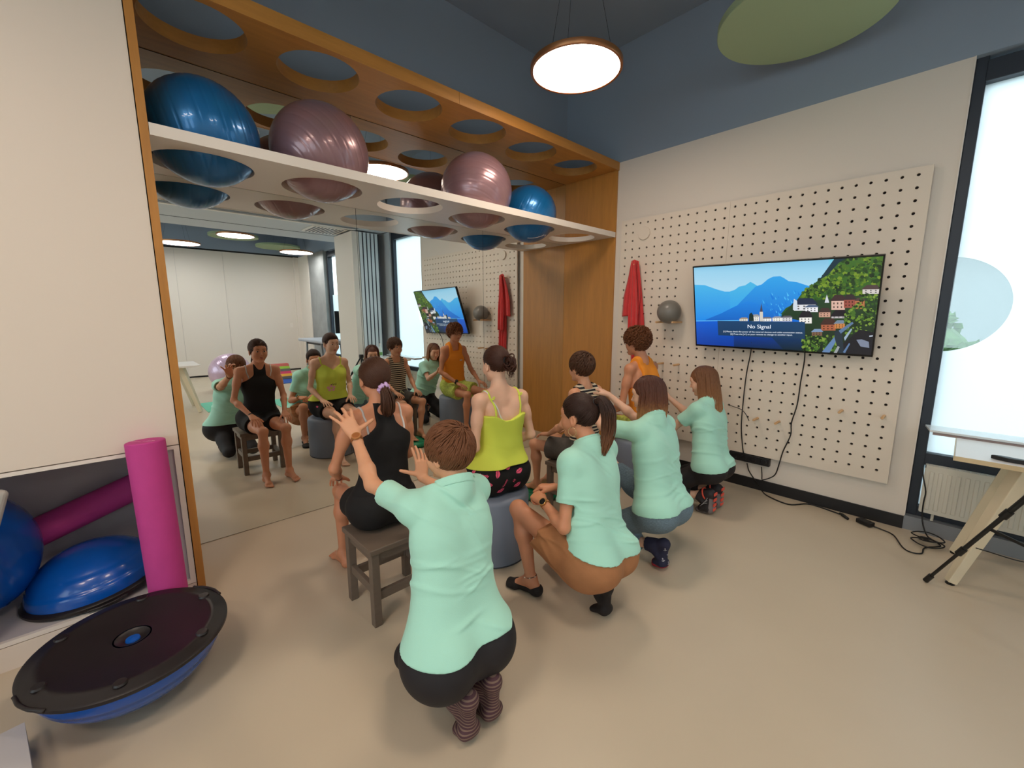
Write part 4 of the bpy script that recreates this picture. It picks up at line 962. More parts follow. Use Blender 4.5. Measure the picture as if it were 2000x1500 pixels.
class Grid:
    def __init__(s, prims, h, lo=None, hi=None):
        L = np.min([p[1] for p in prims if p[4] > 0], axis=0) - 0.02 if lo is None else np.array(lo, dtype=np.float32)
        H = np.max([p[2] for p in prims if p[4] > 0], axis=0) + 0.02 if hi is None else np.array(hi, dtype=np.float32)
        s.h = h; s.lo = L.astype(np.float32); s.n = np.ceil((H - L) / h).astype(int) + 2
        s.ax = [(s.lo[i] + np.arange(s.n[i], dtype=np.float32) * h) for i in range(3)]
        s.a = np.full(s.n, 0.5, dtype=np.float32)
        for p in prims: s.add(p)
    def win(s, lo, hi, pad):
        i0 = np.clip(np.floor((lo - pad - s.lo) / s.h).astype(int), 0, s.n); i1 = np.clip(np.ceil((hi + pad - s.lo) / s.h).astype(int) + 1, 0, s.n)
        sl = tuple(slice(i0[i], i1[i]) for i in range(3))
        X = s.ax[0][sl[0]][:, None, None]; Y = s.ax[1][sl[1]][None, :, None]; Z = s.ax[2][sl[2]][None, None, :]
        return sl, X, Y, Z
    def add(s, p):
        fn, lo, hi, k, op = p
        sl, X, Y, Z = s.win(lo, hi, k + 2 * s.h)
        if any(q.start >= q.stop for q in sl): return
        d = fn(X, Y, Z); c = s.a[sl]
        if op > 0:
            q = np.clip(0.5 + 0.5 * (c - d) / k, 0, 1); s.a[sl] = c * (1 - q) + d * q - k * q * (1 - q)
        else:
            q = np.clip(0.5 - 0.5 * (c + d) / k, 0, 1); s.a[sl] = c * (1 - q) - d * q + k * q * (1 - q)
    def full(s): return s.ax[0][:, None, None], s.ax[1][None, :, None], s.ax[2][None, None, :]
    def keep(s, f):
        """intersect with the region f(X,Y,Z) < 0"""
        s.a = np.maximum(s.a, f(*s.full()).astype(np.float32)); return s
    def cut(s, p, n):
        n = nrm(n); return s.keep(lambda X, Y, Z: (X - p[0]) * n[0] + (Y - p[1]) * n[1] + (Z - p[2]) * n[2])
    def disp(s, f): s.a = s.a + f(*s.full()).astype(np.float32); return s
    def mesh(s):
        a = s.a; a[0] = a[-1] = 0.5; a[:, 0] = a[:, -1] = 0.5; a[:, :, 0] = a[:, :, -1] = 0.5
        ins = a < 0
        c = [ins[i:ins.shape[0] - 1 + i, j:ins.shape[1] - 1 + j, k:ins.shape[2] - 1 + k] for i in (0, 1) for j in (0, 1) for k in (0, 1)]
        anyi = c[0].copy(); alli = c[0].copy()
        for q in c[1:]: anyi |= q; alli &= q
        act = np.argwhere(anyi & ~alli)
        if len(act) == 0: return np.zeros((0, 3)), np.zeros((0, 4), int)
        off = np.array([(i, j, k) for i in (0, 1) for j in (0, 1) for k in (0, 1)])
        vals = np.stack([a[act[:, 0] + o[0], act[:, 1] + o[1], act[:, 2] + o[2]] for o in off], 1)
        acc = np.zeros((len(act), 3)); cnt = np.zeros(len(act))
        for p in range(8):
            for ax in range(3):
                if off[p][ax] == 0:
                    o2 = off[p].copy(); o2[ax] = 1; q = int(o2[0] * 4 + o2[1] * 2 + o2[2])
                    v0, v1 = vals[:, p], vals[:, q]; m = (v0 < 0) != (v1 < 0)
                    t = np.where(m, v0 / np.where(m, v0 - v1, 1), 0)
                    pos = np.repeat(off[p][None].astype(float), len(act), 0); pos[:, ax] += t
                    acc += pos * m[:, None]; cnt += m
        verts = (act + acc / cnt[:, None]) * s.h + s.lo
        idx = np.full(a.shape, -1, dtype=np.int32); idx[act[:, 0], act[:, 1], act[:, 2]] = np.arange(len(act))
        faces = []
        for ax in range(3):
            b, c2 = (ax + 1) % 3, (ax + 2) % 3
            sl0 = [slice(1, -1)] * 3; sl1 = [slice(1, -1)] * 3; sl0[ax] = slice(0, -1); sl1[ax] = slice(1, None)
            A, B = ins[tuple(sl0)], ins[tuple(sl1)]
            for flipf, mk in ((False, A & ~B), (True, ~A & B)):
                e = np.argwhere(mk)
                if len(e) == 0: continue
                base = e.copy()
                for q in range(3):
                    if q != ax: base[:, q] += 1
                def cell(db, dc):
                    w = base.copy(); w[:, b] -= db; w[:, c2] -= dc; return idx[w[:, 0], w[:, 1], w[:, 2]]
                f = np.stack([cell(1, 1), cell(0, 1), cell(0, 0), cell(1, 0)], 1)
                faces.append(f[:, ::-1] if flipf else f)
        F_ = np.concatenate(faces); F_ = F_[(F_ >= 0).all(1)]
        return verts, F_

def raw_mesh(name, parts, m, parent, smooth=True):
    """parts: list of (verts, quads) joined into one mesh object, world coordinates"""
    vs, fs, n = [], [], 0
    for v, f in parts: vs.append(v); fs.append(f + n); n += len(v)
    v = np.concatenate(vs); f = np.concatenate(fs)
    me = bpy.data.meshes.new(name)
    me.vertices.add(len(v)); me.vertices.foreach_set('co', v.astype(np.float32).ravel())
    me.loops.add(f.size); me.loops.foreach_set('vertex_index', f.astype(np.int32).ravel())
    me.polygons.add(len(f)); me.polygons.foreach_set('loop_start', np.arange(0, f.size, 4, dtype=np.int32)); me.polygons.foreach_set('loop_total', np.full(len(f), 4, dtype=np.int32))
    if smooth: me.polygons.foreach_set('use_smooth', np.ones(len(f), dtype=bool))
    me.update(calc_edges=True)
    return link(name, me, m, parent, True)

def folds(amp, seeds, freq=22, axis=(0, 0, 1), zone=None):
    """cloth creases: a few warped waves"""
    rn = np.random.RandomState(seeds)
    W_ = [(nrm(np.array(axis) + 0.45 * rn.randn(3)), freq * rn.uniform(0.6, 1.5), rn.uniform(0, 6.28), rn.randn(3) * 7, rn.uniform(0, 6.28)) for _ in range(4)]
    def f(X, Y, Z):
        out = 0
        for n, fr, ph, w, p2 in W_:
            s = np.sin((X * n[0] + Y * n[1] + Z * n[2]) * fr + ph + 1.6 * np.sin(X * w[0] + Y * w[1] + Z * w[2] + p2))
            out = out + (0.5 + 0.5 * s) ** 2
        out = -amp * out / 2.2
        if zone is not None: out = out * zone(X, Y, Z)
        return out
    return f

def creases(B_up, B_lat, c, zs, amp, seed, n=9, w=0.009, side=0.16):
    """pinched cloth folds: wavy lines across the body between heights zs"""
    rn = np.random.RandomState(seed)
    Ls = [(rn.uniform(*zs), rn.uniform(-0.45, 0.45), rn.uniform(0, 6.28), rn.uniform(-side, side), rn.uniform(0.06, 0.14), amp * rn.uniform(0.5, 1.1), w * rn.uniform(0.7, 1.5)) for _ in range(n)]
    def f(X, Y, Z):
        x, y, z = X - c[0], Y - c[1], Z - c[2]
        u = x * B_up[0] + y * B_up[1] + z * B_up[2]; l = x * B_lat[0] + y * B_lat[1] + z * B_lat[2]; out = 0
        for z0, s, ph, l0, lw, a, ww in Ls:
            out = out - a * np.exp(-((u - z0 - s * (l - l0) - 0.012 * np.sin(14 * l + ph)) / ww) ** 2 - ((l - l0) / lw) ** 2)
        return out
    return f

# ---- head
def frame(fwd, up):
    f = nrm(fwd); u = np.asarray(up, float); u = nrm(u - f * (u @ f)); r = np.cross(f, u); return np.stack([r, f, u], 1)   # columns right, forward, up

class Head:
    def __init__(s, c, fwd, up=(0, 0, 1), sc=1.0, male=False, nose=1.0):
        s.c = np.array(c, float); s.R = frame(fwd, up); s.s = sc
        s.male = male; s.nose = nose
    def w(s, x, y, z): return s.c + s.R @ (np.array([x, y, z]) * s.s)
    def d(s, x, y, z): return s.R @ np.array([x, y, z])
    def loc(s, X, Y, Z):
        x, y, z = X - s.c[0], Y - s.c[1], Z - s.c[2]; R = s.R
        return ((x * R[0, 0] + y * R[1, 0] + z * R[2, 0]) / s.s, (x * R[0, 1] + y * R[1, 1] + z * R[2, 1]) / s.s, (x * R[0, 2] + y * R[1, 2] + z * R[2, 2]) / s.s)
    def prims(s):
        S = s.s; w = s.w; R = s.R
        E_ = lambda c, r, k=0.012, op=1, Rr=None: p_ell(w(*c), [q * S for q in r], R if Rr is None else Rr, k * S, op)
        C_ = lambda a, b, ra, rb, k=0.01: p_cone(w(*a), w(*b), ra * S, rb * S, k * S)
        P = [E_((0, -0.012, 0.028), (0.074, 0.094, 0.084), 0.02), E_((0, 0.026, -0.028), (0.060 if s.male else 0.059, 0.063, 0.076), 0.03),
             C_((0.038, 0.004, -0.062), (0.012, 0.066, -0.096), 0.020, 0.014, 0.030), C_((-0.038, 0.004, -0.062), (-0.012, 0.066, -0.096), 0.020, 0.014, 0.030),
             E_((0, 0.066, -0.096), (0.018, 0.017, 0.014), 0.02), E_((0.036, 0.056, -0.034), (0.026, 0.024, 0.028), 0.03), E_((-0.036, 0.056, -0.034), (0.026, 0.024, 0.028), 0.03),
             E_((0, 0.066, 0.030), (0.050, 0.020, 0.024), 0.03),
             E_((0.031, 0.0935, 0.004), (0.019, 0.0125, 0.0105), 0.012, -1), E_((-0.031, 0.0935, 0.004), (0.019, 0.0125, 0.0105), 0.012, -1),
             E_((0.031, 0.0755, 0.003), (0.0155, 0.0125, 0.0135), 0.004), E_((-0.031, 0.0755, 0.003), (0.0155, 0.0125, 0.0135), 0.004),
             C_((0, 0.083, 0.006), (0, 0.101 * s.nose + 0.002, -0.026), 0.0062, 0.0090, 0.010), E_((0.0085, 0.093, -0.031), (0.0068, 0.008, 0.0058), 0.006), E_((-0.0085, 0.093, -0.031), (0.0068, 0.008, 0.0058), 0.006),
             E_((0.0045, 0.099, -0.040), (0.0028, 0.0035, 0.003), 0.002, -1), E_((-0.0045, 0.099, -0.040), (0.0028, 0.0035, 0.003), 0.002, -1),
             E_((0, 0.086, -0.057), (0.021, 0.0095, 0.0055), 0.005), E_((0, 0.085, -0.068), (0.018, 0.0095, 0.006), 0.005), E_((0, 0.094, -0.0625), (0.020, 0.006, 0.0013), 0.002, -1)]
        for sx in (-1, 1):
            ang = math.radians(18) * sx; ca, sa = math.cos(ang), math.sin(ang)
            Rl = R @ np.array([[ca, sa, 0], [-sa, ca, 0], [0, 0, 1]])
            P += [E_((0.078 * sx, -0.010, -0.012), (0.0075, 0.0165, 0.029), 0.006, 1, Rl), E_((0.0865 * sx, -0.006, -0.010), (0.006, 0.009, 0.018), 0.004, -1, Rl), E_((0.076 * sx, -0.002, -0.036), (0.006, 0.008, 0.009), 0.006)]
        return P

def face_parts(H, root, lipc, browc, irisc, closed=False):
    S = H.s
    m_eye = mat('eye_white', (206, 194, 184), 0.3); m_iris = mat('iris_%d_%d_%d' % irisc, irisc, 0.2); m_pup = mat('pupil', (10, 8, 8), 0.1)
    for sx in (-1, 1):
        c = H.w(0.031 * sx, 0.0775, 0.003)
        if not closed:
            T = Matrix.Translation(V(c)) @ Matrix(H.R.tolist()).to_4x4()
            # the visible almond of the eye, curved like the ball
            for nm, r, dz, m, sq in (('eye', 0.0120, 0.0, m_eye, 0.42), ('iris', 0.0062, 0.0010, m_iris, 0.85), ('pupil', 0.0030, 0.0014, m_pup, 1.0)):
                mb = MB(); n = 20; k = 5; vs = [T @ V((0, (0.0128 + dz) * S, 0))]
                for i in range(1, k + 1):
                    for j in range(n):
                        a = 2 * PI * j / n; x = r * i / k * math.cos(a); z = r * i / k * math.sin(a) * sq
                        z = max(min(z, 0.0040), -0.0045)
                        y = math.sqrt(max(0.0128 ** 2 - x * x - z * z, 0)) + dz * (1 if nm != 'eye' else 0)
                        vs.append(T @ V((x * S, y * S, z * S)))
                fs = [(0, 1 + j, 1 + (j + 1) % n) for j in range(n)] + [(1 + i * n + j, 1 + (i + 1) * n + j, 1 + (i + 1) * n + (j + 1) % n, 1 + i * n + (j + 1) % n) for i in range(k - 1) for j in range(n)]
                mb._add(vs, fs); o = mb.build(nm, m, root if nm == 'eye' else eye_o, smooth=True, fix=True)
                if nm == 'eye': eye_o = o
        pts = [V(H.w(sx * (0.016 + 0.034 * t), 0.0905 - 0.020 * t ** 2, (0.0095 if closed else 0.0075) + 0.0035 * math.sin(t * PI) - 0.003 * t - (0.012 if closed else 0))) for t in [i / 6 for i in range(7)]]
        MB().tube(pts, [0.0008 * S] + [0.0013 * S] * 5 + [0.0007 * S], 6).build('eyelashes', mat('lash_dark', (44, 28, 20), 0.8), root, smooth=True)
        pts = [V(H.w(sx * (0.012 + 0.040 * t), 0.0925 - 0.022 * t ** 2, 0.0245 + 0.0035 * math.sin(t * PI * 0.9) - 0.002 * t)) for t in [i / 8 for i in range(9)]]
        MB().tube(pts, [q * S for q in (0.0010, 0.0017, 0.002, 0.002, 0.0019, 0.0016, 0.0013, 0.001, 0.0006)], 6).build('eyebrow', mat('brow_%d' % browc[0], browc, 0.9), root, smooth=True)
    for z, r, hh in ((-0.0575, 0.019, 0.0038), (-0.0672, 0.017, 0.0045)):
        pts = [V(H.w(r * t, 0.0945 - 0.012 * t * t, z + (0.0012 * (1 - abs(abs(t) - 0.3) * 3) if z > -0.06 else 0.002 * t * t))) for t in [(-1 + i / 6) for i in range(13)]]
        MB().tube(pts, [max(0.0008, hh * math.sqrt(max(0, 1 - t * t))) * S for t in [(-1 + i / 6) for i in range(13)]], 8).build('lip', mat('lip_%d' % lipc[0], lipc, 0.45), root, smooth=True)

# ---- hand
def hand_prims(wr, d, n, sc=1.0, right=True, curls=(0.3, 0.3, 0.35, 0.4), spread=0.12, thumb=(0.7, 0.35), el=None, fore_r=0.024):
    """d: from wrist to fingers, n: back of the hand. thumb=(angle away from the palm side, curl)"""
    d = nrm(d); n = nrm(np.asarray(n, float) - d * (np.asarray(n, float) @ d)); 
    t = np.cross(d, n) * (-1 if right else 1)             # towards the thumb side
    wr = np.asarray(wr, float); P = []
    def rot(v, ax, a): ax = nrm(ax); return v * math.cos(a) + np.cross(ax, v) * math.sin(a) + ax * (ax @ v) * (1 - math.cos(a))
    kn = []
    offs = (0.027, 0.0095, -0.009, -0.026); lens = (0.082, 0.086, 0.082, 0.074)
    for o, l in zip(offs, lens): kn.append(wr + (d * l + t * o) * sc)
    for i in range(4):
        P.append(p_cone(wr + (d * 0.008 + t * offs[i] * 0.45) * sc, kn[i], 0.0135 * sc, 0.0105 * sc, 0.012))
    P.append(p_ell(wr + (d * 0.045 - n * 0.004) * sc, (0.034 * sc, 0.042 * sc, 0.013 * sc), np.stack([t, d, n], 1), 0.012))
    fl = ((0.040, 0.024, 0.020), (0.044, 0.028, 0.021), (0.041, 0.026, 0.020), (0.032, 0.020, 0.018)); fr = (0.0084, 0.0086, 0.0082, 0.0072)
    for i in range(4):
        p = kn[i]; sp = spread * (1.5 - i) ; dd = rot(d, n, (sp if not right else -sp) * (1)) ; dd = nrm(d + t * math.tan(spread * (1.5 - i))) ; ax = np.cross(dd, n)   # curling axis
        ang = 0
        for j in range(3):
            ang += curls[i] * (0.9, 1.1, 0.7)[j]
            v = dd * math.cos(ang) - n * math.sin(ang)
            q = p + v * fl[i][j] * sc; r0 = fr[i] * (1 - 0.08 * j) * sc
            P.append(p_cone(p, q, r0, r0 * 0.92, 0.0035 if j else 0.006)); p = q
    # thumb leaves the side of the palm near its base
    b = wr + (d * 0.020 + t * 0.020 - n * 0.006) * sc
    v = nrm(d * math.cos(thumb[0]) + t * math.sin(thumb[0]) - n * 0.25)
    m = b + v * 0.040 * sc; P.append(p_cone(b, m, 0.0155 * sc, 0.0115 * sc, 0.012))
    v2 = nrm(v + d * 0.35 * thumb[1] - n * thumb[1] * 0.5); q = m + v2 * 0.032 * sc; P.append(p_cone(m, q, 0.0108 * sc, 0.0094 * sc, 0.005))
    v3 = nrm(v2 + d * 0.3 * thumb[1] - n * thumb[1] * 0.6); P.append(p_cone(q, q + v3 * 0.024 * sc, 0.0096 * sc, 0.0082 * sc, 0.004))
    if el is not None:
        el = np.asarray(el, float); u = nrm(el - wr)
        P.append(p_cone(wr + u * 0.05, wr, fore_r * 1.06 * sc, fore_r * 0.92 * sc, 0.012, (n, 0.78)))
        P.append(p_cone(wr, wr + d * 0.012 * sc, fore_r * 0.92 * sc, 0.0195 * sc, 0.014, (n, 0.75)))
    return P

def foot_prims(an, heel, ball, toe, sc=1.0, sole=(0, 0, -1), right=True, bare=True, th=1.0):
    """ankle, heel, ball of the foot, tip of the toes"""
    an, heel, ball, toe = [np.asarray(q, float) for q in (an, heel, ball, toe)]
    u = nrm(-np.asarray(sole, float)); dv = nrm(toe - heel); side = np.cross(dv, u) * (1 if not right else -1)   # towards the big toe
    side = nrm(side)
    P = [p_cone(an, heel + u * 0.004, 0.033 * sc, 0.027 * sc, 0.02), p_ell(heel, (0.027 * sc, 0.030 * sc, 0.024 * sc), None, 0.015),
         p_cone(an + dv * 0.01, ball + u * 0.006, 0.031 * sc, 0.020 * sc, 0.02), p_cone(heel, ball, 0.023 * sc, 0.019 * sc, 0.02),
         p_cone(ball + side * 0.018 * sc, ball - side * 0.020 * sc, 0.0185 * sc * th, 0.016 * sc * th, 0.015)]
    td = nrm(toe - ball); L = np.linalg.norm(toe - ball)
    for i in range(5):
        o = (0.026, 0.010, -0.003, -0.015, -0.027)[i]; l = (1.0, 0.98, 0.88, 0.76, 0.62)[i]; r = (0.0105, 0.0078, 0.0074, 0.007, 0.0068)[i] * th
        b = ball + side * o * sc * 0.9; e = ball + side * o * sc * 1.08 + td * L * l
        P.append(p_cone(b, e, r * sc * 1.1, r * sc, 0.003 if bare else 0.02))
    return P

LATEST = {}
def torso_prims(J, b=1.0, male=False, hipw=1.0, bust=0.0, glute=1.0, slim=1.0, tw=1.0):
    sl, sr = A3(J['sh'][0]), A3(J['sh'][1]); lat = nrm(sr - sl); nk, ch, wa, pe = [np.array(J[k], float) for k in ('nk', 'ch', 'wa', 'pe')]
    up = nrm(nk - pe); fwd = nrm(np.cross(up, lat)); w = np.linalg.norm(sr - sl) / 2
    P = []
    off = w * 0.42
    rc = w * 0.66 * tw; rw = w * (0.56 if not male else 0.58) * tw; rp = w * (0.70 if not male else 0.62) * hipw
    for s in (-1, 0, 1):
        P.append(p_cone(ch + lat * s * off * tw, wa + lat * s * off * 0.72 * tw, rc, rw, 0.03, (fwd, 0.80)))
        P.append(p_cone(wa + lat * s * off * 0.72 * tw, pe + lat * s * off * 1.0 * hipw, rw, rp, 0.04, (fwd, 0.84)))
        P.append(p_cone(ch + lat * s * off * tw, ch + lat * s * off * 1.15 + up * w * 0.42, rc, rc * 0.66, 0.04, (fwd, 0.72)))
    P.append(p_cone(sl + lat * 0.02, sr - lat * 0.02, 0.040 * b, 0.040 * b, 0.04)); b0 = b; b = b * slim
    for s in (0, 1):
        sh = (sl, sr)[s]
        P.append(p_cone(nk + up * 0.022 * b, sh - fwd * 0.004 + up * 0.008, 0.036 * b, 0.030 * b, 0.035))
        P.append(p_ell(sh, (0.048 * b, 0.044 * b, 0.046 * b), None, 0.03))
        P.append(p_ell(ch + (sh - ch) * 0.52 - fwd * 0.052 * b, (0.055 * b, 0.035 * b, 0.065 * b), np.stack([lat, fwd, up], 1), 0.03))   # shoulder blades
        if bust:
            sg = -1 if s == 0 else 1
            P.append(p_ell(ch + lat * sg * w * 0.42 + fwd * (rc * 0.62 + 0.012) - up * 0.01, (0.048 * b * bust, 0.042 * b * bust, 0.048 * b * bust), None, 0.04))
    b = b0
    for s in (-1, 1):
        P.append(p_ell(pe + lat * s * 0.075 * b * hipw - fwd * 0.055 * b - up * 0.02, (0.085 * b * glute, 0.085 * b * glute, 0.085 * b * glute), None, 0.05))
    return P, lat, up, fwd, w

def arm_prims(J, s, b=1.0):
    sh, el, wr = [np.array(J[k][s], float) for k in ('sh', 'el', 'wr')]
    e2 = el + (wr - el) * 0.28
    return [p_cone(sh, sh + (el - sh) * 0.45, 0.043 * b, 0.041 * b, 0.025), p_cone(sh + (el - sh) * 0.35, el, 0.041 * b, 0.033 * b, 0.025),
            p_cone(el, e2, 0.034 * b, 0.0365 * b, 0.02), p_cone(e2, wr, 0.0365 * b, 0.0225 * b, 0.02)]

def leg_prims(J, s, b=1.0):
    hp, kn, an = [np.array(J[k][s], float) for k in ('hp', 'kn', 'an')]
    th = kn - hp; shn = an - kn; bend = nrm(nrm(hp - kn) + nrm(an - kn)) if np.linalg.norm(nrm(hp - kn) + nrm(an - kn)) > 0.1 else np.zeros(3)
    c1 = kn + shn * 0.30 + bend * 0.014 * b
    return [p_cone(hp, hp + th * 0.5, 0.082 * b, 0.068 * b, 0.04), p_cone(hp + th * 0.5, kn, 0.068 * b, 0.048 * b, 0.03),
            p_ell(kn - bend * 0.008, (0.048 * b, 0.048 * b, 0.048 * b), None, 0.02), p_cone(kn, c1, 0.045 * b, 0.050 * b, 0.02), p_cone(c1, an, 0.050 * b, 0.029 * b, 0.03), p_ell(an, (0.032 * b, 0.034 * b, 0.032 * b), None, 0.02)]

HB = 0.0045
def body(root, J, H, b, hands, feet, skin, male=False, hipw=1.0, bust=0.0, neck_r=0.047, glute=1.0, slim=0.90, tw=1.0):
    T, lat, up, fwd, w = torso_prims(J, b, male, hipw, bust, glute, slim, tw)
    nk = np.array(J['nk'], float)
    neck = [p_cone(nk - up * 0.02, H.w(0, -0.018, -0.055), neck_r * 1.12 * b, neck_r * b, 0.03)]
    limbs = []
    for s in (0, 1): limbs += arm_prims(J, s, b * slim) + leg_prims(J, s, b * (0.5 + 0.5 * slim))
    fp = []
    for s in (0, 1):
        if feet[s]: fp += foot_prims(J['an'][s], *feet[s], sc=b * 1.0, right=bool(s))
    main = T + neck + limbs + fp + [H.prims()[0]]
    parts = [Grid(main, HB).mesh()]
    hp_ = [p for p in H.prims()]
    g = Grid([hp_[0]] + neck + hp_[1:], 0.0026 * H.s, H.w(0, 0, 0) - 0.15 * H.s, H.w(0, 0, 0) + 0.15 * H.s)
    g.cut(nk + up * 0.035, -up)
    parts.append(g.mesh())
    for s in (0, 1):
        if hands[s]:
            P = hand_prims(J['wr'][s], right=bool(s), el=J['el'][s], sc=b * hands[s].get('sc', 0.98), **{k: v for k, v in hands[s].items() if k != 'sc'})
            parts.append(Grid(P, 0.0026).mesh())
    o = raw_mesh('body', parts, skin, root)
    return dict(o=o, T=T, lat=lat, up=up, fwd=fwd, w=w, neck=neck, nk=nk, J=J, H=H, b=b, root=root)

from mathutils.bvhtree import BVHTree
def bvh_of(o):
    me = o.data; mw = parent_matrix(o) if not o.parent else parent_matrix(o.parent) @ o.matrix_parent_inverse @ Matrix.LocRotScale(o.location, o.rotation_euler, o.scale)
    v = [mw @ q.co for q in me.vertices]
    return BVHTree.FromPolygons(v, [tuple(p.vertices) for p in me.polygons])
def strap(root, bv, pts, r, name, m, off=0.001, n=6, flat=True):
    pts = smooth_path(pts, n); out = []; nn = None
    for p in pts:
        q = bv.find_nearest(p); out.append(q[0] + q[1] * off)
    return MB().tube(out, r, 8).build(name, m, root, smooth=True)
def decal(bv, polys, M, name, m, root, off=0.0012, far=0.2):
    """2D polygons in the frame M (looking along its -z) pressed onto a surface"""
    mb = MB(); d = -(M.to_3x3() @ V((0, 0, 1))).normalized()
    for poly in polys:
        vs = []
        for x, y in poly:
            p = M @ V((x, y, 0)); hit = bv.ray_cast(p, d, far)
            if hit[0] is None: vs = None; break
            vs.append(hit[0] + hit[1] * off)
        if vs and len(vs) >= 3: mb._add(vs, [tuple(range(len(vs)))])
    if mb.f: return mb.build(name, m, root, fix=False)

# ---- hair
class Hair:
    """tubes over the skull: direction slerp on an ellipsoid round the head"""
    C = (0, -0.012, 0.028); Rr = (0.078, 0.098, 0.090)
    def __init__(s, H, seed=1, grow=1.0): s.H = H; s.rn = random.Random(seed); s.mb = MB(); s.g = grow
    def pos(s, d, off=0.0):
        d = V(d).normalized(); return V(s.H.w(s.C[0] + d.x * (s.Rr[0] * s.g + off), s.C[1] + d.y * (s.Rr[1] * s.g + off), s.C[2] + d.z * (s.Rr[2] * s.g + off)))
    def slerp(s, a, b, t):
        a = V(a).normalized(); b = V(b).normalized(); c = max(-1, min(1, a.dot(b))); w = math.acos(c)
        if w < 1e-4: return a
        return (a * math.sin((1 - t) * w) + b * math.sin(t * w)) / math.sin(w)
    def flow(s, a, b, n=10, r=0.0022, off=0.004, tail=None):
        S = s.H.s; pts = [s.pos(s.slerp(a, b, i / (n - 1)), off + s.rn.uniform(-0.001, 0.0015) + 0.002 * math.sin(PI * i / (n - 1))) for i in range(n)]
        if tail: pts += tail
        k = len(pts); R = [r * S * (0.35 + 0.65 * min(1, 4 * i / k)) for i in range(k)]
        if tail: R[-1] = r * S * 0.25
        s.mb.tube(pts, R, 5)
    def cap(s, root, m, region, grow=0.007, name='hair', extra=None, ear=True):
        H = s.H; g_ = s.g
        P = [p_ell(H.w(*s.C), [(q * g_ + grow - 0.003) * H.s for q in s.Rr], H.R, 0.02)] + (extra or [])
        g = Grid(P, 0.003)
        def reg(X, Y, Z):
            x, y, z = H.loc(X, Y, Z); d = region(x, y, z) * H.s
            if ear:
                e = (0.030 - np.sqrt((np.abs(x) - 0.083) ** 2 + (y + 0.004) ** 2 + ((z + 0.014) * 0.9) ** 2)) * H.s
                d = np.maximum(d, e)
            return d
        if extra:
            ge = Grid(extra, 0.003)
        g.keep(reg)
        return g
# ------------------------------------------------------------------ clothes
def cloth(B, name, prims, m, h=0.005, cuts=(), disp=None, region=None, parent=None):
    g = Grid(prims, h)
    if disp: g.disp(disp)
    for p, n in cuts: g.cut(p, n)
    if region:
        nk, lat, up, fwd = B['nk'], B['lat'], B['up'], B['fwd']
        def reg(X, Y, Z):
            x, y, z = X - nk[0], Y - nk[1], Z - nk[2]
            return region(x * lat[0] + y * lat[1] + z * lat[2], x * fwd[0] + y * fwd[1] + z * fwd[2], x * up[0] + y * up[1] + z * up[2])
        g.keep(reg)
    return raw_mesh(name, [g.mesh()], m, parent or B['root'])
def sleeves(B, f, r0, r1):
    out = []
    for s in (0, 1):
        sh, el = np.array(B['J']['sh'][s], float), np.array(B['J']['el'][s], float); d = el - sh; e = sh + d * f; n = nrm(d)
        out += [p_cone(sh - n * 0.01, e + n * 0.05, r0 * B['b'], r1 * B['b'], 0.03, None, (e, n))]
    return out
def sleeve_holes(B, f):
    out = []
    for s in (0, 1):
        sh, el = np.array(B['J']['sh'][s], float), np.array(B['J']['el'][s], float); d = el - sh; e = sh + d * f; n = nrm(d)
        out.append(p_cone(e - n * 0.004, e + n * 0.04, 0.0455 * B['b'], 0.0485 * B['b'], 0.003)); out[-1][4] = -1
    return out
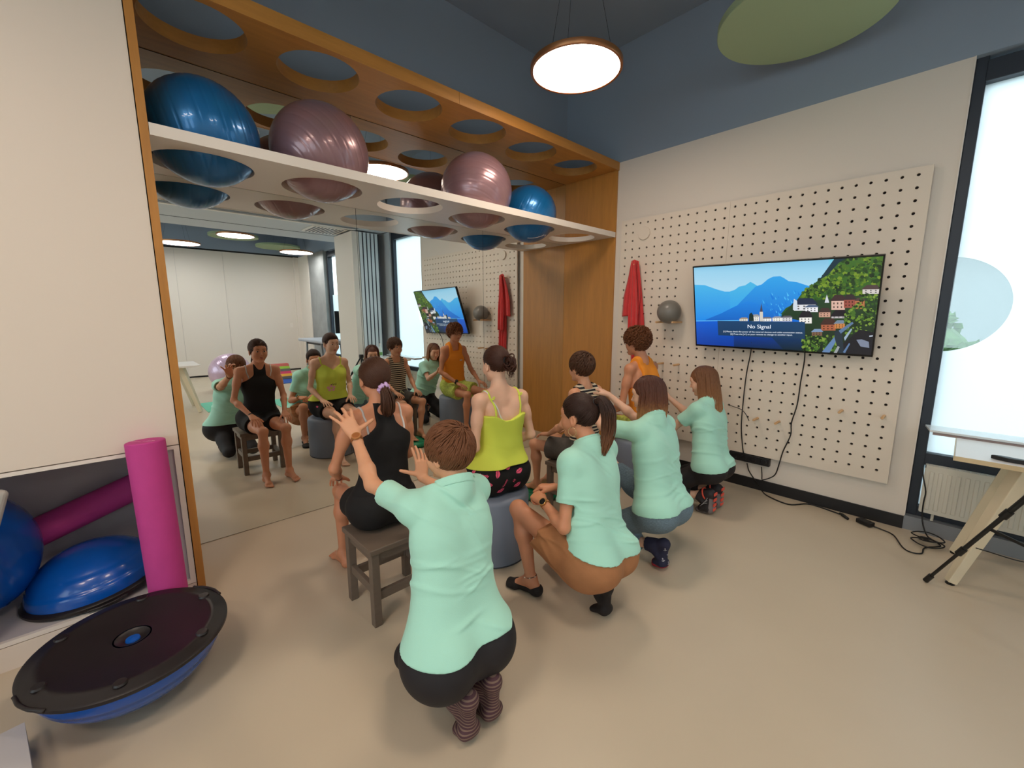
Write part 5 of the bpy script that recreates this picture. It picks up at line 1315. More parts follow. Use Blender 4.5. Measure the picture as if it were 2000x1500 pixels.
def polo(B, m, hem=0.0, f=0.60, loose=0.012, seed=1, amp=0.006, hem_n=None, zone=None):
    up, nk, pe = B['up'], B['nk'], np.array(B['J']['pe'], float)
    P = infl(B['T'], loose)
    # the shirt hangs freely from the shoulder blades to the hips
    ch, wa = [np.array(B['J'][k], float) for k in ('ch', 'wa')]; w = B['w']
    for s in (-1, 1): P.append(p_cone(ch + B['lat'] * s * w * 0.36, pe + B['lat'] * s * w * 0.42, w * 0.64, w * 0.70, 0.04, (B['fwd'], 0.84)))
    P += sleeves(B, f, 0.050, 0.0545) + infl(B['neck'], 0.009) + sleeve_holes(B, f)
    dn = -up if hem_n is None else nrm(hem_n)
    fa = folds(amp * 0.8, seed, 18, up, zone); fb = creases(up, B['lat'], wa, (-0.12, 0.14), 0.0075, seed + 1, 12); fc = creases(nrm(up + B['lat'] * 0.6), nrm(B['lat'] - up * 0.6), ch, (-0.14, 0.12), 0.005, seed + 2, 7)
    o = cloth(B, 'polo_shirt', P, m, 0.0045, [(pe - up * hem, dn)], (lambda X, Y, Z: fa(X, Y, Z) + fb(X, Y, Z) + fc(X, Y, Z)), lambda x, f_, z: np.minimum((z - 0.030 + 0.35 * f_) / 1.06, 0.12 - np.sqrt(x * x + f_ * f_ + z * z)))
    ng = nrm(up + 0.35 * B['fwd']); cn = nk + up * 0.004
    g = Grid(infl(B['T'] + B['neck'], 0.017), 0.0035, nk - 0.13, nk + 0.13); g.cut(nk + up * 0.040, ng); g.cut(cn, -ng)
    g.keep(lambda X, Y, Z: np.sqrt((X - nk[0]) ** 2 + (Y - nk[1]) ** 2 + 0 * Z) - 0.086 * B['b'])
    raw_mesh('collar', [g.mesh()], m, B['root'])
    hn = B['neck'][0]; c0 = nk + up * 0.002; c1 = nk + (np.array(B['H'].w(0, -0.018, -0.055)) - nk) * 0.40
    # sleeve bands
    for s in (0, 1):
        sh, el = np.array(B['J']['sh'][s], float), np.array(B['J']['el'][s], float); d = el - sh; n = nrm(d); e = sh + d * f
        g = Grid([p_cone(e - n * 0.05, e + n * 0.05, 0.0545 * B['b'], 0.0555 * B['b'], 0.01, None, (e + n * 0.001, n)), sleeve_holes(B, f)[s]], 0.003); g.cut(e - n * 0.018, -n)
        raw_mesh('sleeve_band', [g.mesh()], m, B['root'])
    return o
def thigh_cloth(B, s, f, r0, r1, k=0.04, cutn=None):
    hp, kn = np.array(B['J']['hp'][s], float), np.array(B['J']['kn'][s], float); d = kn - hp; e = hp + d * f; n = nrm(d) if cutn is None else nrm(cutn)
    return p_cone(hp, e + n * 0.06, r0, r1, k, None, (e, n))
def waist_cloth(B, name, P, m, h, tp, disp):
    """cut at the waist only: a raised knee may stand higher than the waistband"""
    g = Grid(P, h); g.disp(disp); up = B['up']
    def wf(X, Y, Z):
        x, y, z = X - tp[0], Y - tp[1], Z - tp[2]; pl = x * up[0] + y * up[1] + z * up[2]
        rp = np.sqrt(np.maximum(x * x + y * y + z * z - pl * pl, 0)); return np.minimum(pl, np.maximum(0.175 - rp, pl - 0.16))
    g.keep(wf)
    return raw_mesh(name, [g.mesh()], m, B['root'])
def lower(B, name, m, f=0.5, loose=0.008, top=0.5, legs='short', seed=3, amp=0.003, r0=0.090, r1=0.082, cutn=None, h=0.005, an_f=0.93):
    pe, wa, up = np.array(B['J']['pe'], float), np.array(B['J']['wa'], float), B['up']; b = B['b']
    tp = pe + (wa - pe) * top
    P = infl([p for p in B['T'] if True], loose)
    P = [p for p in P if p[2][2] > -1]
    if legs == 'short':
        for s in (0, 1): P.append(thigh_cloth(B, s, f, r0 * b, r1 * b, 0.04, None if cutn is None else cutn[s]))
    else:
        for s in (0, 1):
            L = leg_prims(B['J'], s, b); kn, an = np.array(B['J']['kn'][s], float), np.array(B['J']['an'][s], float); e = kn + (an - kn) * an_f; n = nrm(an - kn)
            Q = infl(L[:4], loose)
            P += Q; P.append(p_cone(kn + (an - kn) * 0.3, an, 0.052 * b + loose, 0.033 * b + loose, 0.03, None, (e, n)))
    return waist_cloth(B, name, P, m, h, tp, folds(amp, seed, 26, (0.3, 0.5, 1)))
def foot_cloth(B, s, foot, name, m, loose=0.004, shin=0.0, region=None, sc=1.0, h=0.0035, k=None):
    an = np.array(B['J']['an'][s], float); kn = np.array(B['J']['kn'][s], float)
    P = infl(foot_prims(an, *foot, sc=B['b'] * sc, right=bool(s), bare=False), loose)
    n = nrm(kn - an)
    if shin: P.append(p_cone(an, an + n * (shin + 0.03), 0.036 * B['b'] + loose, 0.040 * B['b'] + loose, 0.02, None, (an + n * shin, n)))
    g = Grid(P, h)
    if region: g.keep(region)
    return raw_mesh(name, [g.mesh()], m, B['root'])
def ring_on(B, s, f, r, name, m, th=0.004, w=1.0):
    """a band round the forearm"""
    el, wr = V(B['J']['el'][s]), V(B['J']['wr'][s]); p = el.lerp(wr, f); d = (wr - el).normalized(); q = V((0, 0, 1)).rotation_difference(d).to_matrix()
    mb = MB(); n = 40
    prof = [(r + th, -0.006 * w), (r + th, 0.006 * w), (r - 0.002, 0.006 * w), (r - 0.002, -0.006 * w), (r + th, -0.006 * w)]
    mb.lathe(prof, n, Matrix.Translation(p) @ q.to_4x4())
    return mb.build(name, m, B['root'], smooth='auto'), p, d
def watch(B, s, f, facen, strapm, casem, facem, r=0.024):
    o, p, d = ring_on(B, s, f, r, 'watch_strap', strapm, 0.003, 1.5)
    n = V(facen); n = (n - d * n.dot(d)).normalized(); M = Matrix.Translation(p + n * (r + 0.001)) @ V((0, 0, 1)).rotation_difference(n).to_matrix().to_4x4()
    c = MB().lathe([(0.001, 0.0), (0.020, 0.0), (0.021, 0.003), (0.020, 0.009), (0.017, 0.010), (0.0165, 0.0085), (0.001, 0.0085)], 36, M).build('watch_case', casem, B['root'], smooth='auto')
    MB().lathe([(0.001, 0.0088), (0.0163, 0.0088)], 36, M).build('watch_face', facem, c, fix=False)
def T_(lat, up, fwd, p):
    """decal frame: x to the right of the viewer, z out"""
    return Matrix(((lat[0], up[0], fwd[0], p[0]), (lat[1], up[1], fwd[1], p[1]), (lat[2], up[2], fwd[2], p[2]), (0, 0, 0, 1)))
def surf_frame(bv, o, d, ang=0.0, far=1.0):
    h = bv.ray_cast(V(o), V(d).normalized(), far)
    if h[0] is None: return None
    n = h[1].normalized(); u = V((0, 0, 1)); u = (u - n * u.dot(n)).normalized(); r = u.cross(n)
    c, s = math.cos(ang), math.sin(ang); r2 = r * c + u * s; u2 = -r * s + u * c; p = h[0] + n * 0.03
    return Matrix(((r2.x, u2.x, n.x, p.x), (r2.y, u2.y, n.y, p.y), (r2.z, u2.z, n.z, p.z), (0, 0, 0, 1)))

def skin(name, rgb): return mat(name, rgb, 0.46, bump=0.08, bscale=180, var=0.05, vscale=9, sss=0.12, spec=0.35)
SK_TAN = skin('skin_tanned', (206, 142, 108)); SK_WARM = skin('skin_warm', (220, 162, 126)); SK_FAIR = skin('skin_fair', (228, 180, 152)); SK_BOY = skin('skin_boy', (214, 156, 122))
m_mint = mat('mint_pique', (172, 228, 209), 0.85, bump=0.25, bscale=420, sheen=0.2)
m_blk = mat('black_jersey', (13, 11, 13), 0.85, bump=0.2, bscale=350)
m_legg = mat('black_leggings', (24, 20, 25), 0.7, bump=0.12, bscale=300)
def hairm(name, rgb): return mat(name, rgb, 0.5, bump=0.3, bscale=5, stretch=(40, 40, 8), var=0.25, vscale=30, spec=0.3)
FRONT = 0.032
REG_BACK = lambda x, y, z: (y - z - FRONT) * 0.7

def tied_hair(H, root, m, tie, seed, n=900, name='hair', hl=0.0):
    """hair combed back from the hairline to a tie point (unit direction on the skull)"""
    Hr = Hair(H, seed); g = Hr.cap(root, m, lambda x, y, z: (y - z - FRONT - hl) * 0.7, 0.004)
    Hr.mb = MB(); rn = Hr.rn
    for k in range(n):
        while True:
            d = V((rn.gauss(0, 1), rn.gauss(0, 1), rn.gauss(0, 1))).normalized(); x, y, z = [Hr.C[i] + d[i] * Hr.Rr[i] for i in range(3)]
            if y - z < FRONT + hl - 0.004 and z > -0.075 and not (abs(x) > 0.06 and (y + 0.004) ** 2 + (z + 0.014) ** 2 < 0.026 ** 2): break
        Hr.flow(d, V(tie) + V((rn.gauss(0, 0.05), rn.gauss(0, 0.05), rn.gauss(0, 0.05))), 9, 0.0023, 0.0035)
    # the edge strands, from the hairline
    for k in range(70):
        a = PI * k / 69; x = math.cos(a); d = V((x, 0.25 + 0.55 * math.sin(a), -0.25 + 0.75 * math.sin(a)))
        Hr.flow(d, tie, 10, 0.0024, 0.003)
    o1 = raw_mesh(name, [g.mesh()], m, root)
    o2 = Hr.mb.build('hair_strands', m, o1, smooth=True, fix=False)
    return o1, Hr
def tail(Hr, name, m, root, path, prof, n=70, r=0.0035, seed=2, wav=0.004):
    """a bundle of locks along a path; prof = bundle radius along it"""
    rn = random.Random(seed); P = smooth_path(path, 6); k = len(P); mb = MB()
    for i in range(n):
        a = rn.uniform(0, 2 * PI); q = math.sqrt(rn.uniform(0.05, 1)); ph = rn.uniform(0, 6); L = rn.uniform(0.82, 1.0); pts = []
        for j, p in enumerate(P):
            t = j / (k - 1)
            if t > L: break
            tt = (P[min(j + 1, k - 1)] - P[max(j - 1, 0)]).normalized(); u = tt.orthogonal().normalized(); u = (V((0, 1, 0)) - tt * tt.y).normalized(); v = tt.cross(u)
            ii = t * (len(prof) - 1); a0 = prof[int(ii)]; a1 = prof[min(int(ii) + 1, len(prof) - 1)]; R = (a0 + (a1 - a0) * (ii - int(ii))) * q
            pts.append(p + u * (R * math.cos(a)) + v * (R * math.sin(a)) + V((math.sin(ph + t * 9), math.cos(ph + t * 7), 0)) * wav * t)
        if len(pts) > 3: mb.tube(pts, [r] * (len(pts) - 3) + [r * 0.8, r * 0.6, r * 0.25], 5)
    return mb.build(name, m, root, smooth=True, fix=False)

# ------------------------------------------------------------------ A: girl in black, on the wooden stool
def person_A():
    root = thing('person', 'girl in a black sleeveless top, low ponytail with lilac scrunchie, sitting on a wooden stool', 'person', (0.55, -3.0, 0))
    H = Head((0.525, -2.99, 1.175), (-1, 0.06, -0.06), sc=0.93)
    J = dict(nk=(0.575, -2.99, 1.035), ch=(0.595, -2.995, 0.86), wa=(0.605, -3.0, 0.68), pe=(0.62, -3.02, 0.535), sh=((0.575, -3.155, 0.985), (0.575, -2.845, 0.98)),
             el=((0.52, -3.225, 0.735), (0.535, -2.805, 0.73)), wr=((0.325, -3.135, 0.605), (0.33, -2.86, 0.60)), hp=((0.60, -3.105, 0.50), (0.60, -2.935, 0.50)),
             kn=((0.20, -3.085, 0.475), (0.20, -2.895, 0.475)), an=((0.19, -3.09, 0.075), (0.19, -2.90, 0.075)))
    ft = [((0.235, y, 0.026), (0.095, y - s, 0.018), (0.04, y - 1.5 * s, 0.011)) for y, s in ((-3.09, 0.01), (-2.90, -0.02))]
    hands = [dict(d=(-0.9, 0.12, -0.28), n=(-0.25, 0, 0.95), curls=(0.35, 0.4, 0.4, 0.45), spread=0.14, thumb=(0.75, 0.3)), dict(d=(-0.9, 0.0, -0.28), n=(-0.25, 0, 0.95), curls=(0.35, 0.4, 0.4, 0.45), spread=0.14, thumb=(0.75, 0.3))]
    B = body(root, J, H, 0.88, hands, ft, SK_TAN, glute=0.95, hipw=1.02, slim=0.84, tw=0.84)
    face_parts(H, root, (186, 96, 84), (52, 32, 22), (60, 36, 20))
    # racerback top and shorts
    def reg(x, f, z):
        t = np.clip((-z - 0.075) / 0.115, 0, 1); w = 0.050 + 0.115 * t * t * (3 - 2 * t); w = np.where(z < -0.188, 1.0, w)
        return np.maximum(np.abs(x) - w, z - 0.018)
    cloth(B, 'tank_top', infl(B['T'], 0.007), m_blk, 0.0045, [(np.array(J['pe']) + np.array((0, 0, -0.01)), (0, 0, -1))], folds(0.0035, 4, 24, (0.2, 0.3, 1)), reg)
    lower(B, 'shorts', m_blk, 0.42, 0.011, 0.45, seed=5, amp=0.004, r0=0.098, r1=0.092)
    bv = bvh_of(B['o'])
    m_bra = mat('bra_strap_grey', (186, 182, 180), 0.6); m_braw = mat('bra_strap_white', (226, 218, 212), 0.6)
    for s, m in ((0, m_bra), (1, m_braw)):
        sh = V(J['sh'][s]); nk = V(J['nk']); y = (sh.y * 0.66 + nk.y * 0.34); y2 = (sh.y * 0.70 + nk.y * 0.30)
        strap(root, bv, [(0.50, y, 0.93), (0.53, y, 1.0), (0.575, y, 1.03), (0.64, y, 0.99), (0.68, y2, 0.93), (0.70, y2, 0.875)], 0.0055, 'bra_strap', m, 0.001)
    m = hairm('hair_dark_brown', (74, 46, 32)); h, Hr = tied_hair(H, root, m, (0, -0.86, -0.52), 11)
    tp = V(H.w(0.0, -0.098, -0.035))
    tail(Hr, 'ponytail', m, h, [tp, tp + V((0.035, 0.0, -0.025)), tp + V((0.05, 0.004, -0.075)), tp + V((0.042, 0.006, -0.125)), tp + V((0.025, 0.006, -0.16))], [0.012, 0.024, 0.036, 0.034, 0.014], 190, 0.0028, 3, 0.002)
    mb = MB(); q = V((0, 0, 1)).rotation_difference(V((0.8, 0.05, -0.55))).to_matrix(); vs = []; n, k = 44, 10
    for i in range(n):
        a = 2 * PI * i / n; rr = 0.0115 + 0.0035 * math.sin(a * 9) + 0.002 * math.sin(a * 5)
        for j in range(k):
            b_ = 2 * PI * j / k; vs.append(tp + V((0.018, 0, -0.012)) + q @ V(((0.021 + rr * math.cos(b_)) * math.cos(a), (0.021 + rr * math.cos(b_)) * math.sin(a), (rr + 0.003 * math.sin(a * 7)) * math.sin(b_))))
    mb._add(vs, [(i * k + j, ((i + 1) % n) * k + j, ((i + 1) % n) * k + (j + 1) % k, i * k + (j + 1) % k) for i in range(n) for j in range(k)])
    mb.build('scrunchie', mat('lilac_satin', (206, 170, 220), 0.3, bump=0.3, bscale=90), h, smooth=True)
    ring_on(B, 0, 0.93, 0.0185, 'wristband', m_black, 0.0015, 0.8)
person_A()

# ------------------------------------------------------------------ B: girl in lime camisole, on the front drum
def person_B():
    root = thing('person', 'girl in a lime camisole and black shorts with pink lip prints, on the drum stool', 'person', (0.68, -2.28, 0))
    H = Head((0.665, -2.265, 1.205), (-1, 0.12, -0.10), sc=0.93)
    J = dict(nk=(0.705, -2.27, 1.055), ch=(0.715, -2.27, 0.88), wa=(0.715, -2.275, 0.69), pe=(0.725, -2.30, 0.545), sh=((0.71, -2.44, 1.0), (0.735, -2.11, 0.99)),
             el=((0.735, -2.49, 0.735), (0.765, -2.05, 0.735)), wr=((0.52, -2.445, 0.625), (0.535, -2.145, 0.635)), hp=((0.70, -2.39, 0.505), (0.70, -2.215, 0.505)),
             kn=((0.29, -2.40, 0.485), (0.29, -2.17, 0.485)), an=((0.27, -2.39, 0.075), (0.27, -2.18, 0.075)))
    ft = [((0.315, y, 0.026), (0.175, y, 0.018), (0.12, y, 0.011)) for y in (-2.39, -2.18)]
    hands = [dict(d=(-0.93, 0.05, -0.10), n=(-0.1, 0, 1), curls=(0.2, 0.25, 0.25, 0.3), spread=0.12, thumb=(0.7, 0.3)), dict(d=(-0.93, -0.08, -0.12), n=(-0.1, 0, 1), curls=(0.2, 0.25, 0.25, 0.3), spread=0.12, thumb=(0.7, 0.3))]
    B = body(root, J, H, 0.92, hands, ft, SK_FAIR, bust=0.75, hipw=1.16, glute=1.12, slim=0.86, tw=0.80)
    face_parts(H, root, (196, 108, 100), (66, 40, 28), (70, 44, 26))
    m = mat('lime_cotton', (214, 226, 84), 0.8, bump=0.2, bscale=350)
    def reg(x, f, z):
        back = -0.185 + 0.035 * np.clip((np.abs(x) - 0.02) / 0.08, 0, 1); front = -0.130 + 0.055 * np.clip(np.abs(x) / 0.085, 0, 1) - 0.2 * np.clip((np.abs(x) - 0.10) / 0.08, 0, 1) * 0.4
        t = np.clip(f / 0.03 * 0.5 + 0.5, 0, 1); return z - (back * (1 - t) + front * t)
    top = cloth(B, 'camisole', infl(B['T'], 0.019), m, 0.0045, [(np.array((0, 0, 0.605)), (0, 0, -1))], folds(0.010, 8, 26, (0.2, 0.3, 1)), reg)
    bv = bvh_of(B['o'])
    for s in (0, 1):
        sh = V(J['sh'][s]); y = sh.y * 0.68 + J['nk'][1] * 0.32; y2 = sh.y * 0.60 + J['nk'][1] * 0.40
        strap(root, bv, [(0.60, y2, 0.955), (0.63, y, 1.0), (0.70, y, 1.05), (0.77, y, 1.02), (0.81, y2, 0.95), (0.82, y2, 0.885)], 0.006, 'shoulder_strap', m, 0.002)
        mb = MB().torus((0.775, y, 1.015), 0.008, 0.003, None, 12, 6).torus((0.777, y + 0.008, 1.022), 0.007, 0.003, Matrix.Rotation(1, 4, 'X'), 12, 6); mb.build('strap_knot', m, root, smooth=True)
    strap(root, bv, [(0.70, -2.39, 1.05), (0.77, -2.38, 1.01), (0.81, -2.35, 0.95), (0.82, -2.325, 0.875)], 0.005, 'bra_strap', mat('bra_strap_white', (226, 218, 212)), 0.002)
    sh_ = lower(B, 'shorts', m_blk, 0.46, 0.010, 0.60, seed=6, amp=0.003, r0=0.098, r1=0.096)
    bs = bvh_of(sh_); m_lp = mat('pink_lip_print', (246, 92, 132), 0.7); lips = []
    up_ = [(-0.024 + 0.048 * i / 12, 0.0015 + 0.0115 * math.sin(PI * i / 12) * (1 - 0.35 * math.exp(-((i - 6) / 1.3) ** 2))) for i in range(13)]
    lo_ = [(-0.024 + 0.048 * i / 12, -0.0015 - 0.0125 * math.sin(PI * i / 12)) for i in range(13)]
    mid = [(-0.021 + 0.042 * i / 12, 0.001 * math.sin(i)) for i in range(13)]
    lipU = up_ + mid[::-1]; lipL = [(a, b - 0.0015) for a, b in mid] + lo_[::-1]
    C0 = CAM_LOC; px = [((972, 926), 1.3), ((991, 913), 0.1), ((1014, 919), 0.4), ((954, 947), -0.1), ((1010, 946), 0.6), ((1021, 893), 1.4), ((923, 950), -0.4), ((978, 958), 0.5)]
    def quads(scale, ang, M):
        for src in (up_, lo_):
            qs = []
            for i in range(12): qs.append([(src[i][0] * scale, src[i][1] * scale), (src[i + 1][0] * scale, src[i + 1][1] * scale), (mid[i + 1][0] * scale, (0.0012 if src is up_ else -0.0012) * scale), (mid[i][0] * scale, (0.0012 if src is up_ else -0.0012) * scale)])
            decal(bs, qs, M, 'lip_print', m_lp, sh_, 0.0015)
    for (u, v), ang in px:
        d = CR * ((u - 1000) / CAM_F) - CU * ((v - 750) / CAM_F) + CF; M = surf_frame(bs, C0, d, ang, 5)
        if M: quads(1.08, ang, M)
    for (o, d, ang) in (((0.2, -2.40, 0.62), (1, 0.0, -0.05), 0.5), ((0.55, -2.38, 0.9), (0.0, 0, -1), 0.8), ((0.45, -2.35, 0.9), (0.1, 0, -1), -0.5), ((0.58, -2.18, 0.9), (0.0, 0, -1), 0.3), ((0.2, -2.2, 0.63), (1, 0.05, 0), -0.6), ((0.6, -3.0, 0.55), (0, 1, 0), 0.2), ((0.75, -3.0, 0.6), (0, 1, 0), 1.1)):
        M = surf_frame(bs, o, d, ang, 2)
        if M: quads(0.75, ang, M)
    for (u, v), ang, body_ in (((946, 929), -0.15, 'Lovely'), ((986, 944), 1.0, 'Young'), ((952, 908), 0.5, 'Xo'), ((1004, 938), 0.9, 'Hi')):
        d = CR * ((u - 1000) / CAM_F) - CU * ((v - 750) / CAM_F) + CF; M = surf_frame(bs, C0, d, ang, 5)
        if M:
            M = M @ Matrix.Translation((0, -0.006, -0.0268)) @ Matrix.Rotation(0.0, 4, 'Z'); text_mesh('word_print', body_, 0.021, M @ Matrix.Shear('XY', 4, (0.25, 0)) if False else M, m_lp, sh_, 0.0, 'CENTER', 0.0004)
    # print on the front of the camisole, seen in the mirror
    bt = bvh_of(top); m_pp = mat('print_pink', (236, 168, 170), 0.7); m_pd = mat('print_dark', (70, 74, 50), 0.7)
    FM = T_((0, -1, 0), (0, 0, 1), (-1, 0, 0), (0.45, -2.31, 0.745))
    for k in range(5):
        a = 2 * PI * k / 5 + 0.3; c = (0.025 * math.cos(a), -0.015 + 0.022 * math.sin(a)); pe_ = [(c[0] + 0.022 * math.cos(a + q) * (1 if abs(q) < 1 else 0.6), c[1] + 0.018 * math.sin(a + q)) for q in (-2.4, -0.9, 0, 0.9, 2.4)]
        decal(bt, [pe_], FM, 'flower_print', m_pp, top, 0.0016, 0.5)
    M = T_((0, -1, 0), (0, 0, 1), (-1, 0, 0), (0.585, -2.295, 0.765)); text_mesh('word_print', 'Smile', 0.030, M, m_pd, top, 0.0, 'CENTER', 0.0003)
    m = hairm('hair_brown_bun', (66, 38, 28)); h, Hr = tied_hair(H, root, m, (0, -0.93, 0.10), 21)
    tp = V(H.w(0.0, -0.108, 0.030)); rn = random.Random(4)
    # messy looped bun
    mb = MB()
    for k in range(60):
        a0 = rn.uniform(0, 2 * PI); R1 = rn.uniform(0.018, 0.036); tilt = Matrix.Rotation(rn.uniform(-0.7, 0.7), 4, 'Y') @ Matrix.Rotation(PI / 2 + rn.uniform(-0.5, 0.5), 4, 'X')
        c = tp + V((0.038, 0.010, -0.022)) + V((rn.gauss(0, 0.006), rn.gauss(0, 0.008), rn.gauss(0, 0.010)))
        mb.tube([c + tilt @ V((R1 * math.cos(a0 + q * 0.35), R1 * 1.15 * math.sin(a0 + q * 0.35), 0.004 * math.sin(q))) for q in range(16)], [0.001] + [0.0042] * 14 + [0.001], 5)
    for k in range(14):
        c = tp + V((0.04, rn.uniform(-0.02, 0.03), -0.05)); mb.tube([c, c + V((0.004, rn.uniform(-0.01, 0.01), -0.03)), c + V((rn.uniform(-0.01, 0.01), rn.uniform(-0.015, 0.015), -0.06))], [0.003, 0.002, 0.0005], 4)
    mb.build('hair_bun', m, h, smooth=True, fix=False)
    MB().torus(tp + V((0.012, 0, -0.004)), 0.017, 0.005, Matrix.Rotation(PI / 2, 4, 'Y'), 24, 8).build('hair_tie', m_black, h, smooth=True)
person_B()

# ------------------------------------------------------------------ boys' hair
def short_hair(H, root, m, region, seed, n=520, L=0.030, r=0.0045, whorl=(0.1, -0.55, 0.8), curl=0.0, grow=0.010, lift=0.008):
    Hr = Hair(H, seed); g = Hr.cap(root, m, region, grow)
    o = raw_mesh('hair', [g.mesh()], m, root); rn = Hr.rn; mb = MB(); S = H.s
    for k in range(n):
        while True:
            d = V((rn.gauss(0, 1), rn.gauss(0, 1), rn.gauss(0, 1))).normalized(); x, y, z = [Hr.C[i] + d[i] * Hr.Rr[i] for i in range(3)]
            if region(x, y, z) < -0.003 and not (abs(x) > 0.06 and (y + 0.004) ** 2 + (z + 0.014) ** 2 < 0.027 ** 2): break
        away = (d - V(whorl).normalized() * 0.92); away = (away - d * away.dot(d)); away = away.normalized() if away.length > 1e-3 else V((0, 0, -1))
        side = d.cross(away); pts = []; ph = rn.uniform(0, 6.28); l = L * rn.uniform(0.7, 1.2); base = grow - 0.002
        for j in range(8):
            t = j / 7; dd = (d + away * (t * l / 0.09)).normalized(); off = base + lift * math.sin(t * PI * 0.75)
            p = Hr.pos(dd, off)
            if curl: p = p + (V(H.R @ np.array(side)) * math.cos(ph + t * 8) + V(H.R @ np.array(d)) * math.sin(ph + t * 8)) * curl * (0.3 + t)
            pts.append(p)
        mb.tube(pts, [r * S * q for q in (0.6, 0.95, 1, 1, 0.9, 0.75, 0.5, 0.15)], 5)
    mb.build('hair_strands', m, o, smooth=True, fix=False)
    return o
BOYREG = lambda x, y, z: np.maximum((y - z - 0.030) * 0.7, -(z + 0.062 + 0.25 * (y + 0.06))) if hasattr(x, 'shape') else max((y - z - 0.030) * 0.7, -(z + 0.062 + 0.25 * (y + 0.06)))

# ------------------------------------------------------------------ C: boy in striped tank top, on the second wooden stool
def person_C():
    root = thing('person', 'boy in a striped tank top and grey shorts, feet on the green disc', 'person', (0.74, -1.47, 0))
    H = Head((0.725, -1.485, 1.125), (-1, 0.12, -0.05), sc=0.92)
    J = dict(nk=(0.755, -1.475, 0.985), ch=(0.765, -1.475, 0.82), wa=(0.765, -1.475, 0.665), pe=(0.76, -1.475, 0.53), sh=((0.755, -1.60, 0.94), (0.77, -1.345, 0.94)),
             el=((0.70, -1.655, 0.71), (0.72, -1.285, 0.71)), wr=((0.52, -1.605, 0.60), (0.53, -1.335, 0.60)), hp=((0.74, -1.545, 0.495), (0.74, -1.405, 0.495)),
             kn=((0.37, -1.60, 0.485), (0.37, -1.345, 0.485)), an=((0.345, -1.54, 0.138), (0.345, -1.40, 0.138)))
    ft = [((0.385, y, 0.092), (0.26, y, 0.083), (0.205, y, 0.076)) for y in (-1.54, -1.40)]
    hands = [dict(d=(-0.93, 0.05, -0.14), n=(-0.12, 0, 1), curls=(0.25, 0.3, 0.3, 0.35), spread=0.12, thumb=(0.7, 0.3)), dict(d=(-0.93, -0.03, -0.14), n=(-0.12, 0, 1), curls=(0.25, 0.3, 0.3, 0.35), spread=0.12, thumb=(0.7, 0.3))]
    B = body(root, J, H, 0.82, hands, ft, SK_BOY, male=True, glute=0.9, slim=0.88, tw=0.92)
    face_parts(H, root, (196, 116, 98), (92, 60, 36), (84, 96, 96))
    def reg(x, f, z):
        t = np.clip(f / 0.03 * 0.5 + 0.5, 0, 1); neckz = -0.012 * (1 - t) - 0.050 * t + 0.16 * np.clip((np.abs(x) - 0.045) / 0.05, 0, 1)
        arm = np.where(z > -0.125, np.abs(x) - 0.098, -1.0); return np.maximum(z - neckz, arm)
    cloth(B, 'tank_top', infl(B['T'], 0.010), stripes('striped_jersey', (30, 26, 30), (226, 206, 176), 0.0245, 'Z', 0.55), 0.0045, [(np.array((0, 0, 0.555)), (0, 0, -1))], folds(0.004, 12, 24, (0.2, 0.3, 1)), reg)
    m_ds = mat('dark_grey_shorts', (82, 77, 72), 0.85, bump=0.2, bscale=250, var=0.12, vscale=60)
    sh_ = lower(B, 'shorts', m_ds, 0.60, 0.014, 0.55, seed=7, amp=0.006, r0=0.104, r1=0.100)
    mb = MB().tube(smooth_path([(0.642, -1.475, 0.60), (0.620, -1.47, 0.585), (0.60, -1.465, 0.578), (0.575, -1.47, 0.572)], 4), 0.003, 6).tube(smooth_path([(0.642, -1.475, 0.60), (0.625, -1.49, 0.59), (0.60, -1.50, 0.582)], 4), 0.003, 6)
    mb.build('drawstring', mat('cream_cord', (206, 206, 150), 0.8), sh_, smooth=True)
    short_hair(H, root, hairm('hair_boy_brown', (78, 50, 34)), BOYREG, 31, 1200, 0.036, 0.0030, (0.15, -0.5, 0.85), grow=0.010)
person_C()

